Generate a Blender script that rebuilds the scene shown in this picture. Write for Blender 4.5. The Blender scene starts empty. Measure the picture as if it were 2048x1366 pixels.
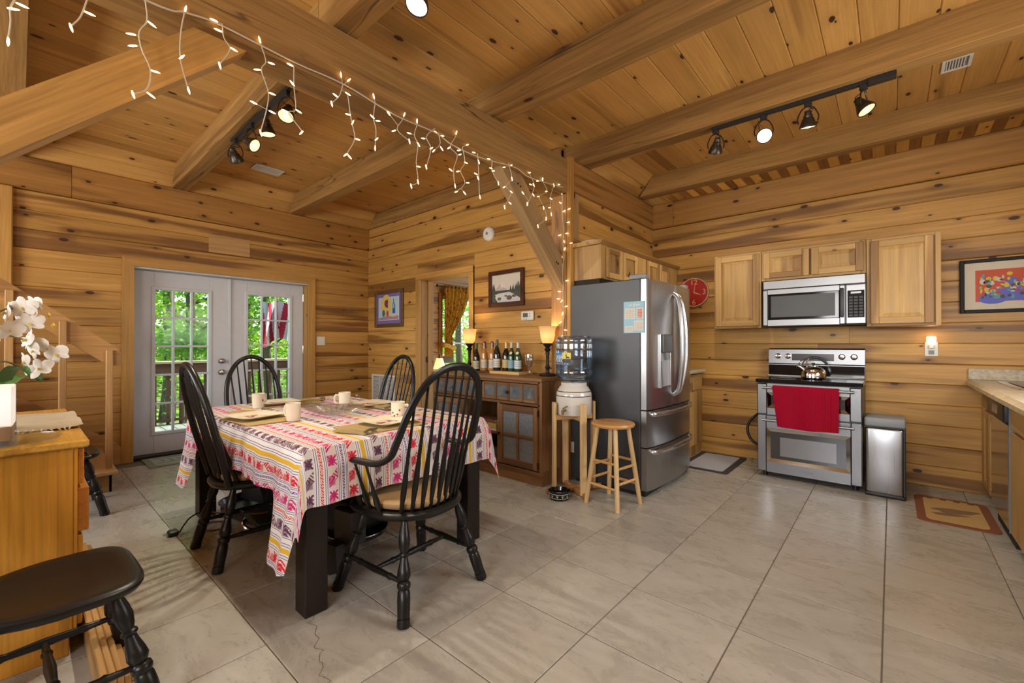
import bpy, bmesh, math, random
from mathutils import Vector, Matrix, noise as mnoise
R = math.radians
SC = bpy.context.scene
COL = SC.collection
# ------------------------------------------------------------------ camera
cam_d = bpy.data.cameras.new('camera'); cam = bpy.data.objects.new('camera', cam_d); COL.objects.link(cam)
cam.location = (0, 0, 1.22); cam.rotation_euler = (math.pi/2 + 0.00603, 0, 0.719437)
cam_d.sensor_width = 36; cam_d.lens = 36*866.9/2048; cam_d.clip_start = .02; cam_d.clip_end = 200
SC.camera = cam
# ------------------------------------------------------------------ world, sun, exposure
W = bpy.data.worlds.new('world'); SC.world = W; W.use_nodes = True
wt = W.node_tree; bg = wt.nodes['Background']
sky = wt.nodes.new('ShaderNodeTexSky'); sky.sky_type = 'NISHITA'; sky.sun_disc = False
sky.sun_elevation = R(52); sky.sun_rotation = R(0); sky.altitude = 300
wt.links.new(sky.outputs[0], bg.inputs[0]); bg.inputs[1].default_value = 0.6
def lamp(name, kind, energy, color, loc, aim=None, **kw):
    d = bpy.data.lights.new(name, kind); d.energy = energy; d.color = color
    for k, v in kw.items(): setattr(d, k, v)
    o = bpy.data.objects.new(name, d); COL.objects.link(o); o.location = loc
    if aim is not None:
        o.rotation_euler = (Vector(aim) - Vector(loc)).to_track_quat('-Z', 'Y').to_euler()
    return o
lamp('sun', 'SUN', 15.0, (1, .95, .84), (-10, 24, 26), aim=(-11, 4, 0), angle=R(2))
WARM = (1.0, .72, .42)
# fill lamps added at unseen window openings behind the photographer and over the sink
lamp('fill_rear_left', 'AREA', 120, (1, .97, .93), (-3.9, -2.42, 1.75), aim=(-3.6, 3, 2.1), shape='RECTANGLE', size=1.9, size_y=1.3)
lamp('fill_rear_right', 'AREA', 120, (1, .97, .93), (-.2, -2.42, 1.75), aim=(-.6, 3, 2.1), shape='RECTANGLE', size=1.9, size_y=1.3)
lamp('fill_sink', 'AREA', 45, (1, .97, .93), (1.17, 3.0, 1.7), aim=(-1, 3.0, 1.6), shape='RECTANGLE', size=1.3, size_y=.9)
vs = SC.view_settings; vs.view_transform = 'Standard'; vs.look = 'None'; vs.gamma = 1; vs.use_curve_mapping = False
vs.exposure = -0.12
try:
    SC.cycles.use_denoising = True; SC.cycles.max_bounces = 8; SC.cycles.sample_clamp_indirect = 6
    SC.cycles.caustics_reflective = False; SC.cycles.caustics_refractive = False
except Exception: pass
# ------------------------------------------------------------------ mesh helpers
class MB:
    def __init__(s): s.v = []; s.f = []; s.m = []; s.uv = None; s.sm = []
    def add(s, vs, fs, mi=0, smooth=False):
        o = len(s.v); s.v += [tuple(p) for p in vs]
        for f in fs: s.f.append(tuple(i + o for i in f)); s.m.append(mi); s.sm.append(smooth)
        return s
    def box(s, x0, x1, y0, y1, z0, z1, mi=0):
        x0, x1 = min(x0, x1), max(x0, x1); y0, y1 = min(y0, y1), max(y0, y1); z0, z1 = min(z0, z1), max(z0, z1)
        vs = [(x, y, z) for x in (x0, x1) for y in (y0, y1) for z in (z0, z1)]
        return s.add(vs, [(0,1,3,2),(4,6,7,5),(0,4,5,1),(2,3,7,6),(0,2,6,4),(1,5,7,3)], mi)
    def cbox(s, x0, x1, y0, y1, z0, z1, c=.004, mi=0):
        c = min(c, abs(x1-x0)*.45, abs(y1-y0)*.45, abs(z1-z0)*.45)
        bm = bmesh.new(); bmesh.ops.create_cube(bm, size=1)
        for v in bm.verts: v.co = Vector(((x0+x1)/2 + v.co.x*abs(x1-x0), (y0+y1)/2 + v.co.y*abs(y1-y0), (z0+z1)/2 + v.co.z*abs(z1-z0)))
        bmesh.ops.bevel(bm, geom=list(bm.edges), offset=c, segments=1, affect='EDGES', profile=.5)
        return s.bm(bm, mi)
    def rbox(s, x0, x1, y0, y1, z0, z1, r=.02, seg=3, mi=0):
        bm = bmesh.new(); bmesh.ops.create_cube(bm, size=1)
        for v in bm.verts: v.co = Vector(((x0+x1)/2 + v.co.x*abs(x1-x0), (y0+y1)/2 + v.co.y*abs(y1-y0), (z0+z1)/2 + v.co.z*abs(z1-z0)))
        r = min(r, abs(x1-x0)*.49, abs(y1-y0)*.49, abs(z1-z0)*.49)
        bmesh.ops.bevel(bm, geom=list(bm.edges), offset=r, segments=seg, affect='EDGES', profile=.5)
        return s.bm(bm, mi, True)
    def bm(s, bm, mi=0, smooth=False):
        bm.verts.index_update(); s.add([v.co[:] for v in bm.verts], [[v.index for v in f.verts] for f in bm.faces], mi, smooth); bm.free(); return s
    def tube(s, pts, rad, n=10, mi=0, cap=True, flat=1.0, up=(0, 0, 1), smooth=True):
        pts = [Vector(p) for p in pts]; k = len(pts)
        if not hasattr(rad, '__len__'): rad = [rad]*k
        vs = []; prev = None
        for i, p in enumerate(pts):
            t = (pts[min(i+1, k-1)] - pts[max(i-1, 0)]).normalized()
            if prev is None:
                a = Vector(up); a = a - t*a.dot(t)
                if a.length < 1e-4: a = Vector((1, 0, 0)) - t*t.x
                a.normalize()
            else:
                a = prev - t*prev.dot(t); a.normalize()
            prev = a; b = t.cross(a)
            for j in range(n):
                w = 2*math.pi*j/n; vs.append(p + a*math.cos(w)*rad[i]*flat + b*math.sin(w)*rad[i])
        fs = [(i*n+j, i*n+(j+1) % n, (i+1)*n+(j+1) % n, (i+1)*n+j) for i in range(k-1) for j in range(n)]
        if cap: fs += [tuple(range(n))[::-1], tuple((k-1)*n+j for j in range(n))]
        return s.add(vs, fs, mi, smooth)
    def lathe(s, prof, n=24, c=(0, 0, 0), mi=0, cap=True, smooth=True):
        vs = [(c[0]+r*math.cos(2*math.pi*j/n), c[1]+r*math.sin(2*math.pi*j/n), c[2]+z) for r, z in prof for j in range(n)]
        k = len(prof)
        fs = [(i*n+j, i*n+(j+1) % n, (i+1)*n+(j+1) % n, (i+1)*n+j) for i in range(k-1) for j in range(n)]
        if cap: fs += [tuple(range(n))[::-1], tuple((k-1)*n+j for j in range(n))]
        return s.add(vs, fs, mi, smooth)
    def prism(s, poly, a, b, ax='z', mi=0, smooth=False):
        n = len(poly)
        def P(p, h): return {'z': (p[0], p[1], h), 'y': (p[0], h, p[1]), 'x': (h, p[0], p[1])}[ax]
        vs = [P(p, a) for p in poly] + [P(p, b) for p in poly]
        fs = [(i, (i+1) % n, n+(i+1) % n, n+i) for i in range(n)]
        o = len(s.v); s.add(vs, fs, mi, smooth); s.add([], [])
        s.f += [tuple(range(o, o+n))[::-1], tuple(range(o+n, o+2*n))]; s.m += [mi]*2; s.sm += [False]*2
        return s
    def xf(s, M, start=0):
        for i in range(start, len(s.v)): s.v[i] = tuple(M @ Vector(s.v[i]))
        return s
    def mesh(s, name, mats):
        me = bpy.data.meshes.new(name); me.from_pydata(s.v, [], s.f)
        for m in (mats if isinstance(mats, (list, tuple)) else [mats]): me.materials.append(m)
        me.polygons.foreach_set('material_index', s.m); me.polygons.foreach_set('use_smooth', s.sm)
        bm = bmesh.new(); bm.from_mesh(me); bmesh.ops.recalc_face_normals(bm, faces=bm.faces); bm.to_mesh(me); bm.free()
        if any(s.sm):
            try: me.set_sharp_from_angle(angle=R(42))
            except Exception: pass
        return me
def obj(name, mb, mat, parent=None, loc=None, rz=0):
    me = mb if isinstance(mb, bpy.types.Mesh) else mb.mesh(name, mat)
    o = bpy.data.objects.new(name, me); COL.objects.link(o)
    if parent is not None: o.parent = parent
    if loc is not None: o.location = loc
    if rz: o.rotation_euler = (0, 0, rz)
    return o
def tag(o, label=None, cat=None, group=None, kind=None):
    for k, v in (('label', label), ('category', cat), ('group', group), ('kind', kind)):
        if v: o[k] = v
    return o
def thing(name, label, cat, loc=(0, 0, 0), rz=0, group=None):
    o = bpy.data.objects.new(name, None); COL.objects.link(o); o.location = loc; o.rotation_euler = (0, 0, rz)
    o.empty_display_size = .1
    return tag(o, label, cat, group)
def single(name, mb, mat, label, cat, loc=None, rz=0, group=None):
    return tag(obj(name, mb, mat, None, loc, rz), label, cat, group)
def struct(name, mb=None, mat=None):
    if mb is None: o = bpy.data.objects.new(name, None); COL.objects.link(o)
    else: o = obj(name, mb, mat)
    return tag(o, kind='structure')
def copy_tree(o, parent=None):
    c = o.copy(); COL.objects.link(c)
    if parent is not None: c.parent = parent
    for ch in [x for x in bpy.data.objects if x.parent == o]: copy_tree(ch, c)
    return c
def crom(pts, n=6):
    P = [Vector(p) for p in pts]; P = [P[0]*2-P[1]] + P + [P[-1]*2-P[-2]]; out = []
    for i in range(1, len(P)-2):
        for k in range(n):
            t = k/n; a, b, c, d = P[i-1:i+3]
            out.append(.5*((2*b) + (c-a)*t + (2*a-5*b+4*c-d)*t*t + (3*b-a-3*c+d)*t**3))
    out.append(P[-2]); return out
# ------------------------------------------------------------------ materials
class NT:
    def __init__(s, name):
        s.mat = bpy.data.materials.new(name); s.mat.use_nodes = True; s.t = s.mat.node_tree
        s.b = s.t.nodes['Principled BSDF']; s.out = s.t.nodes['Material Output']
    def n(s, typ, *ins, **kw):
        nd = s.t.nodes.new('ShaderNode' + typ)
        named = {k: v for k, v in kw.items() if k.startswith('i_')}
        for k, v in kw.items():
            if not k.startswith('i_'): setattr(nd, k, v)
        for i, v in enumerate(ins):
            if v is not None: s.set(nd.inputs[i], v)
        for k, v in named.items():
            s.set(nd.inputs[k[2:].replace('_', ' ')], v)
        return nd
    def set(s, sock, v):
        if isinstance(v, bpy.types.NodeSocket): s.t.links.new(v, sock)
        elif isinstance(v, bpy.types.Node): s.t.links.new(v.outputs[0], sock)
        else:
            if hasattr(v, '__len__') and len(v) == 3 and sock.type == 'RGBA': v = (*v, 1)
            sock.default_value = v
    def math(s, op, a, b=None, c=None): return s.n('Math', a, b, c, operation=op).outputs[0]
    def mix(s, f, a, b, mode='MIX'):
        nd = s.t.nodes.new('ShaderNodeMix'); nd.data_type = 'RGBA'; nd.blend_type = mode
        s.set(nd.inputs[0], f); s.set(nd.inputs[6], a); s.set(nd.inputs[7], b); return nd.outputs[2]
    def ramp(s, f, stops, interp='LINEAR'):
        nd = s.n('ValToRGB', f); cr = nd.color_ramp; cr.interpolation = interp
        while len(cr.elements) < len(stops): cr.elements.new(.5)
        for e, (p, c) in zip(cr.elements, stops): e.position = p; e.color = (*c, 1) if hasattr(c, '__len__') else (c, c, c, 1)
        return nd.outputs[0]
    def noise(s, vec, scale=1, detail=3, rough=.5, dist=0):
        return s.n('TexNoise', vec, None, scale, detail, rough, i_Distortion=dist).outputs[0]
    def mapping(s, vec, loc=(0,0,0), scale=(1,1,1)):
        nd = s.n('Mapping', vec); s.set(nd.inputs['Location'], loc); s.set(nd.inputs['Scale'], scale); return nd.outputs[0]
    def sep(s, v): nd = s.n('SeparateXYZ', v); return nd.outputs
    def bump(s, h, strength=.3, dist=.01):
        nd = s.n('Bump', i_Height=h, i_Strength=strength, i_Distance=dist); s.t.links.new(nd.outputs[0], s.b.inputs['Normal'])
    def fin(s, col=None, rough=None, metal=None, spec=None, **kw):
        if col is not None: s.set(s.b.inputs['Base Color'], col)
        if rough is not None: s.set(s.b.inputs['Roughness'], rough)
        if metal is not None: s.set(s.b.inputs['Metallic'], metal)
        if spec is not None: s.set(s.b.inputs['Specular IOR Level'], spec)
        for k, v in kw.items(): s.set(s.b.inputs[k.replace('_', ' ')], v)
        return s.mat
def flat(name, col, rough=.5, metal=0, **kw):
    t = NT(name)
    c = t.n('TexCoord').outputs['Object']
    nz = t.noise(c, 14, 3)
    col2 = t.mix(t.math('MULTIPLY', nz, .35), col, tuple(x*.72 for x in col))
    return t.fin(col2, rough, metal, **kw)
def wood(name, light, dark, axis=0, band=.5, bandlo=.55, knots=.5, knotscale=1., rough=.45, grain=.35, crack=0., vary=.25, spec=.4, knotcol=(.045, .018, .006), d2=False):
    """timber with the grain along a local axis: stripes of heartwood, knots, fine grain, its own tone for each board"""
    t = NT(name); c = t.n('TexCoord').outputs['Object']
    rnd = t.n('ObjectInfo').outputs['Random']
    off = t.n('CombineXYZ', t.math('MULTIPLY', rnd, 53.), t.math('MULTIPLY', rnd, 91.), t.math('MULTIPLY', rnd, 37.)).outputs[0]
    p = t.n('VectorMath', c, off, operation='ADD').outputs[0]
    def sc(along, across):
        v = [across]*3; v[axis] = along; return tuple(v)
    wob = t.noise(t.mapping(p, scale=sc(1.3, 5)), 1, 2)
    pw = t.n('VectorMath', p, t.n('VectorMath', t.n('CombineXYZ', wob, wob, wob).outputs[0], (.035, .035, .035), operation='MULTIPLY').outputs[0], operation='ADD').outputs[0]
    # knots, cells long in the grain
    vor = t.n('TexVoronoi', t.mapping(pw, scale=sc(3.2*knotscale, 6.5*knotscale)), i_Scale=1., i_Randomness=1., voronoi_dimensions='2D' if d2 else '3D')
    kd = vor.outputs['Distance']; kc = vor.outputs['Color']
    kr = t.sep(kc)[0]
    keep = t.math('GREATER_THAN', kr, 1-knots*.62)
    size = t.math('MULTIPLY_ADD', t.sep(kc)[1], .085, .045)
    k = t.n('MapRange', kd, t.math('MULTIPLY', size, .72), size, 1., 0., clamp=True).outputs[0]
    knot = t.math('MULTIPLY', k, keep)
    halo = t.math('MULTIPLY', t.n('MapRange', kd, 0., t.math('MULTIPLY', size, 3.2), 1., 0., clamp=True).outputs[0], keep)
    # heartwood band
    bn = t.noise(t.mapping(pw, scale=sc(.33, 6.0)), 1, 2.5, .55)
    bn = t.math('ADD', bn, t.math('MULTIPLY', halo, .05))
    bandf = t.n('MapRange', bn, bandlo, bandlo+.07, 0., 1., clamp=True).outputs[0]
    g1 = t.noise(t.mapping(pw, scale=sc(2.2, 85)), 1, 4, .6)
    g2 = t.noise(t.mapping(pw, scale=sc(.9, 22)), 1, 3, .6)
    g = t.math('MULTIPLY_ADD', g1, .5, t.math('MULTIPLY', g2, .5))
    col = t.mix(t.math('MULTIPLY', bandf, band), light, dark)
    gm = t.n('MapRange', g, .3, .7, 1-grain, 1+grain*.55).outputs[0]
    col = t.mix(1., col, t.n('CombineXYZ', gm, gm, gm).outputs[0], 'MULTIPLY')
    tone = t.math('MULTIPLY_ADD', t.math('FRACT', t.math('MULTIPLY', rnd, 7.31)), vary, 1-vary*.5)
    col = t.mix(1., col, t.n('CombineXYZ', tone, t.math('POWER', tone, 1.12), t.math('POWER', tone, 1.3)).outputs[0], 'MULTIPLY')
    col = t.mix(t.math('MULTIPLY', halo, .38), col, dark)
    col = t.mix(knot, col, knotcol)
    h = g
    if crack:
        cn = t.noise(t.mapping(pw, scale=sc(.5, 9)), 1, 2)
        cf = t.n('MapRange', t.math('ABSOLUTE', t.math('SUBTRACT', cn, .5)), .0, .012, 1., 0., clamp=True).outputs[0]
        wide = t.n('MapRange', t.noise(t.mapping(p, scale=sc(.8, 3)), 1, 1), .5, .6, 0., 1., clamp=True).outputs[0]
        cf = t.math('MULTIPLY', cf, wide)
        col = t.mix(t.math('MULTIPLY', cf, crack), col, (.05, .03, .015))
        h = t.math('SUBTRACT', h, cf)
    t.bump(h, .25, .004)
    return t.fin(col, t.math('MULTIPLY_ADD', g2, .2, rough-.1), spec=spec)
PL, PD = (.515, .272, .066), (.20, .084, .020)
m_wall = wood('pine_wall_board', PL, PD, band=.9, bandlo=.545, knots=.55, d2=True)
m_log = wood('pine_wall_log', (.39, .185, .042), (.20, .082, .020), band=.8, bandlo=.55, knots=.75, knotscale=1., vary=.2, d2=True)
m_ceil = wood('pine_ceiling_board', (.58, .312, .086), (.25, .112, .03), band=.7, bandlo=.62, knots=.72, grain=.24, rough=.5, d2=True)
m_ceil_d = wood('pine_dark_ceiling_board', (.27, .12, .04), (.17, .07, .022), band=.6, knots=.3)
m_beam = wood('rough_sawn_timber', (.36, .192, .058), (.20, .10, .032), band=.6, bandlo=.52, knots=.22, knotscale=.6, rough=.7, grain=.45, crack=.9, vary=.12, spec=.2)
m_cab = wood('hickory_cabinet', (.49, .29, .098), (.24, .115, .036), axis=2, band=.8, bandlo=.53, knots=.3, grain=.3, vary=.3)
m_cab_h = wood('hickory_cabinet_rail', (.49, .29, .098), (.24, .115, .036), axis=0, band=.8, bandlo=.53, knots=.25, grain=.3, vary=.3)
m_cab_y = wood('hickory_cabinet_depth', (.49, .29, .098), (.24, .115, .036), axis=1, band=.8, bandlo=.53, knots=.25, grain=.3, vary=.3)
m_side = wood('oak_sideboard', (.22, .105, .038), (.115, .05, .018), axis=0, band=.7, bandlo=.5, knots=.05, grain=.5, vary=.3)
m_side_v = wood('oak_sideboard_upright', (.22, .105, .038), (.115, .05, .018), axis=2, band=.7, bandlo=.5, knots=.05, grain=.5, vary=.3)
m_amber = wood('amber_pine_varnish', (.56, .25, .03), (.36, .13, .012), axis=2, band=.7, bandlo=.55, knots=.08, rough=.3, vary=.1)
m_amber_y = wood('amber_pine_top', (.60, .32, .06), (.40, .17, .02), axis=0, band=.7, bandlo=.55, knots=.05, rough=.25, vary=.1)
m_stair = wood('oak_stair', (.47, .27, .11), (.28, .14, .055), axis=0, band=.7, knots=.2)
m_stair_v = wood('pine_baluster', (.50, .28, .10), (.30, .15, .05), axis=2, band=.6, knots=.2)
m_stair_y = wood('pine_handrail', (.46, .24, .075), (.25, .11, .03), axis=1, band=.7, knots=.3)
m_birch = wood('natural_birch', (.62, .42, .20), (.45, .27, .11), axis=2, band=.4, knots=0, grain=.2)
m_birch_h = wood('natural_birch_rail', (.58, .34, .13), (.42, .22, .08), axis=0, band=.4, knots=0, grain=.2)
m_board = wood('maple_board', (.62, .38, .15), (.40, .20, .07), axis=0, band=.6, knots=0, grain=.2)
m_trim = wood('pine_trim', (.54, .29, .075), (.35, .16, .04), axis=0, band=.5, knots=.2)
m_trim_y = wood('pine_trim_depth', (.50, .265, .066), (.32, .145, .036), axis=1, band=.5, knots=.4)
m_trim_v = wood('pine_trim_upright', (.50, .265, .066), (.32, .145, .036), axis=2, band=.5, knots=.3)
m_deck = wood('weathered_deck', (.22, .24, .20), (.15, .16, .13), axis=0, band=.5, knots=.1, rough=.8, spec=.1)
m_rail = wood('deck_rail_wood', (.16, .09, .055), (.09, .05, .03), axis=1, band=.5, knots=.1, rough=.8, spec=.1)
m_black = flat('black_lacquer', (.007, .0065, .006), .34, Specular_IOR_Level=.38)
m_espresso = wood('espresso_table', (.020, .014, .011), (.012, .008, .006), axis=2, band=.5, knots=0, grain=.2, rough=.5, spec=.25, knotcol=(.01, .008, .006))
m_white = flat('white_door_paint', (.58, .59, .62), .4)
m_plastic = flat('white_plastic', (.72, .70, .64), .4)
m_grey = flat('grey_plastic', (.22, .23, .24), .45)
m_dark = flat('dark_cavity', (.02, .014, .01), .8)
m_blackp = flat('black_plastic', (.015, .015, .016), .4)
m_bglass = flat('black_glass', (.008, .008, .009), .08)
m_bronze = flat('bronze_lamp_metal', (.06, .048, .038), .35, .7)
m_iron = flat('dark_iron', (.02, .016, .014), .45, .5)
m_chrome = flat('chrome', (.75, .75, .76), .12, 1)
def steel(name, col, rough, axis):
    t = NT(name); c = t.n('TexCoord').outputs['Object']
    s = [300., 300., 300.]; s[axis] = 2.
    nz = t.noise(t.mapping(c, scale=tuple(s)), 1, 2)
    big = t.noise(t.mapping(c, scale=(3, 3, 3)), 1, 2)
    t.bump(nz, .05, .001)
    return t.fin(t.mix(big, tuple(x*.8 for x in col), col), t.math('MULTIPLY_ADD', nz, .15, rough-.07), 1.)
m_steel = steel('brushed_steel', (.30, .30, .31), .34, 0)
m_steel_y = steel('brushed_steel_depth', (.46, .46, .47), .30, 2)
m_fside = flat('charcoal_fridge_side', (.065, .067, .072), .42, .25)
def fridge_side():
    t = NT('charcoal_pebbled_steel'); c = t.n('TexCoord').outputs['Object']
    t.bump(t.noise(c, 220, 2), .25, .002)
    return t.fin(t.mix(t.noise(c, 3, 2), (.050, .051, .054), (.07, .071, .075)), .38, .3)
m_fside = fridge_side()
def tile_mat():
    t = NT('travertine_tile'); c = t.n('TexCoord').outputs['Object']; rnd = t.n('ObjectInfo').outputs['Random']
    p = t.n('VectorMath', c, t.n('CombineXYZ', t.math('MULTIPLY', rnd, 71.), t.math('MULTIPLY', rnd, 43.), 0.).outputs[0], operation='ADD').outputs[0]
    n1 = t.noise(t.mapping(p, scale=(4, 9, 3)), 1, 8, .68, .9)
    n2 = t.noise(t.mapping(p, scale=(34, 60, 30)), 1, 5, .7)
    n3 = t.noise(t.mapping(p, scale=(2.0, 3.2, 1)), 1, 3, .6)
    col = t.ramp(n1, [(.25, (.285, .265, .225)), (.5, (.36, .338, .292)), (.75, (.435, .412, .365))])
    pits = t.math('MULTIPLY', t.n('MapRange', n2, .56, .64, 0., 1., clamp=True).outputs[0], t.n('MapRange', n3, .44, .60, 0., 1., clamp=True).outputs[0])
    col = t.mix(t.math('MULTIPLY', pits, .6), col, (.20, .18, .148))
    tone = t.math('MULTIPLY_ADD', rnd, .18, .91)
    col = t.mix(1., col, t.n('CombineXYZ', tone, tone, tone).outputs[0], 'MULTIPLY')
    t.bump(t.math('SUBTRACT', n1, pits), .08, .003)
    return t.fin(col, t.math('MULTIPLY_ADD', n1, .25, .16), spec=.45)
m_tile = tile_mat()
m_grout = flat('tile_grout', (.16, .135, .10), .9)
def glass(name, tint=(1, 1, 1), amt=.12, rough=.02):
    t = NT(name); tr = t.n('BsdfTransparent', tint); gl = t.n('BsdfGlossy', (1, 1, 1), rough)
    fr = t.n('Fresnel', 1.45)
    mx = t.n('MixShader', t.math('MULTIPLY_ADD', fr, .7*min(1, amt*3), amt*.2), tr.outputs[0], gl.outputs[0])
    t.t.links.new(mx.outputs[0], t.out.inputs[0]); return t.mat
m_pane = glass('window_glass', (.97, .98, .97), .012)
m_clear = glass('clear_glass', (.96, .98, .98), .25, .05)
m_water = glass('water_jug_plastic', (.74, .82, .90), .5, .08)
def emit(name, col, s):
    t = NT(name); e = t.n('Emission', col, s); t.t.links.new(e.outputs[0], t.out.inputs[0]); return t.mat
m_bulb = emit('fairy_bulb_glow', (1, .66, .28), 9)
m_spot = emit('spot_lamp_glow', (1, .74, .40), 1.6)
m_spot_hot = emit('spot_lamp_hot', (1, .86, .62), 9)
def shade(name, col, e):
    t = NT(name); c = t.n('TexCoord').outputs['Object']
    nz = t.noise(c, 30, 3)
    t.fin(t.mix(nz, col, tuple(x*.8 for x in col)), .5, Emission_Color=(1, .62, .25), Emission_Strength=e); return t.mat
def lit_shade(name, col, e, tr):
    t = NT(name); nz = t.noise(t.n('TexCoord').outputs['Object'], 30, 3); c = t.mix(nz, col, tuple(x*.8 for x in col))
    t.fin(c, .5, Emission_Color=(1, .62, .25), Emission_Strength=e)
    mx = t.n('MixShader', tr, t.b.outputs[0], t.n('BsdfTranslucent', c).outputs[0]); t.t.links.new(mx.outputs[0], t.out.inputs[0]); return t.mat
m_shade = lit_shade('frosted_amber_shade', (.85, .70, .46), .18, .6)
m_shade_w = shade('white_linen_shade', (.9, .85, .75), 1.6)
# ------------------------------------------------------------------ room shell
rng = random.Random(7)
XA, YB, XD, YC, XE, YR = -5.92, 3.475, -2.215, 5.16, 1.16, -2.4
ZC, ZJ, ZG = 3.14, 2.92, 2.60            # ceiling boards, joist undersides, girder underside
PH = .175                                 # wall board height
m_far = wood('pine_far_wall', PL, PD, band=.7, knots=.3)
_pc = {}
def board_mesh(L, w, t, mat, ch=.006):
    k = (round(L, 3), round(w, 3), round(t, 3), mat.name, ch)
    if k not in _pc:
        c = min(ch, w*.3)
        prof = [(0, -t), (w, -t), (w, -c), (w-c, 0), (c, 0), (0, -c)]
        mb = MB(); vs = [(x, y, z) for x in (0, L) for y, z in prof]; n = 6
        mb.add(vs, [(i, (i+1) % n, n+(i+1) % n, n+i) for i in range(n)] + [tuple(range(n))[::-1], tuple(range(n, 2*n))])
        _pc[k] = mb.mesh('board', mat)
    return _pc[k]
def board(parent, p0, ex, ey, L, w, t, mat, name='plank', ch=.006):
    """board of length L along ex and width w along ey, its face looking along ex x ey"""
    ex, ey = Vector(ex).normalized(), Vector(ey).normalized(); ez = ex.cross(ey)
    o = bpy.data.objects.new(name, board_mesh(L, w, t, mat, ch)); COL.objects.link(o); o.parent = parent
    M = Matrix.Identity(4)
    for i, c in enumerate((ex, ey, ez)): M[0][i], M[1][i], M[2][i] = c
    M.translation = Vector(p0); o.matrix_local = M
    return o
def wall_rows(parent, origin, along, length, z0, z1, holes=(), mat=None, out_flip=False, joint=.35, t=.022, ph=PH):
    """horizontal boards on a wall; 'along' chosen so that along x up = outward normal; holes = (a0,a1,z0,z1) in wall coordinates"""
    o = Vector(origin); al = Vector(along); k = int(math.floor(z0/ph + 1e-6)); z = z0
    while z < z1 - 1e-4:
        zt = min((k+1)*ph, z1); k += 1
        segs = [(0., length)]
        for a0, a1, h0, h1 in holes:
            if z + .02 < h1 < zt - .02 and h0 < z + .02:
                board(parent, o + al*a0 + Vector((0, 0, h1)), al, (0, 0, 1), a1-a0-.0015, zt-h1-.0015, t, mat or m_wall)
            if z + .02 < h0 < zt - .02:
                board(parent, o + al*a0 + Vector((0, 0, z)), al, (0, 0, 1), a1-a0-.0015, h0-z-.0015, t, mat or m_wall)
            if h0 < zt - .02 and h1 > z + .02:
                ns = []
                for s0, s1 in segs:
                    if a1 <= s0 or a0 >= s1: ns.append((s0, s1)); continue
                    if a0 - s0 > .02: ns.append((s0, a0))
                    if s1 - a1 > .02: ns.append((a1, s1))
                segs = ns
        for s0, s1 in segs:
            cuts = [s0, s1]
            if s1 - s0 > 2.2 and rng.random() < joint: cuts = [s0, s0 + (s1-s0)*rng.uniform(.3, .7), s1]
            for c0, c1 in zip(cuts, cuts[1:]):
                board(parent, o + al*c0 + Vector((0, 0, z)), al, (0, 0, 1), c1-c0-.0015, zt-z-.0015, t, mat or m_wall)
        z = zt
# ---- floor: setting bed + every tile the photo shows
fl = struct('floor', MB().box(XA-.2, XE, YR, 7.2, -.12, -.004), m_grout)
TX, TY = .4705, .4565
tx0, ty0 = -.033 - TX*13, 1.586 - TY*6
tm = MB().cbox(.0025, TX-.0025, .0025, TY-.0025, -.02, 0, .0015).mesh('tile', m_tile)
fx, fy = -math.sin(.719437), math.cos(.719437)
for i in range(16):
    for j in range(16):
        x, y = tx0 + i*TX, ty0 + j*TY
        if x < XA - .1 or x + TX > XE + .2 or y > YC: continue
        cx, cy = x + TX/2, y + TY/2
        dep = cx*fx + cy*fy; lat = cx*math.cos(.719437) + cy*math.sin(.719437)
        if dep < .9 or abs(lat) > dep*1.18 + .6: continue
        if cx < XD - .1 and cy > YB + .3: continue
        obj('tile', tm, None, fl, (x, y, 0))
bd = obj('bedroom_carpet', MB().box(XA, XD-.1, YB+.25, 7.0, -.004, .004), flat('tan_carpet', (.35, .27, .18), .95), fl)
cr = [(-1.965 + .645*i/26 + .012*math.sin(i*2.7), .88 - .22*i/26 + .014*math.sin(i*1.9+1) + .006*math.sin(i*5.3)) for i in range(27)]
mb = MB()
for (a, b), (c, d) in zip(cr, cr[1:]):
    v = Vector((c-a, d-b)); nrm = Vector((-v.y, v.x)).normalized()*.0010
    mb.add([(a+nrm.x, b+nrm.y, .0006), (a-nrm.x, b-nrm.y, .0006), (c-nrm.x, d-nrm.y, .0006), (c+nrm.x, d+nrm.y, .0006)], [(0, 1, 2, 3)])
obj('crack', mb, flat('crack_dirt', (.10, .075, .05), .9), fl)
# ---- left wall (french doors), runs on into the bedroom
wl = struct('wall_left', MB().box(XA-.2, XA-.023, YR, .70, 0, 3.4).box(XA-.2, XA-.023, 2.67, 4.88, 0, 3.4).box(XA-.2, XA-.023, .70, 2.67, 2.05, 3.4)
            .box(XA-.2, XA-.023, 4.88, 6.1, 2.08, 3.4).box(XA-.2, XA-.023, 4.88, 6.1, 0, .74).box(XA-.2, XA-.023, 6.1, 7.2, 0, 3.4), m_dark)
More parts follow.
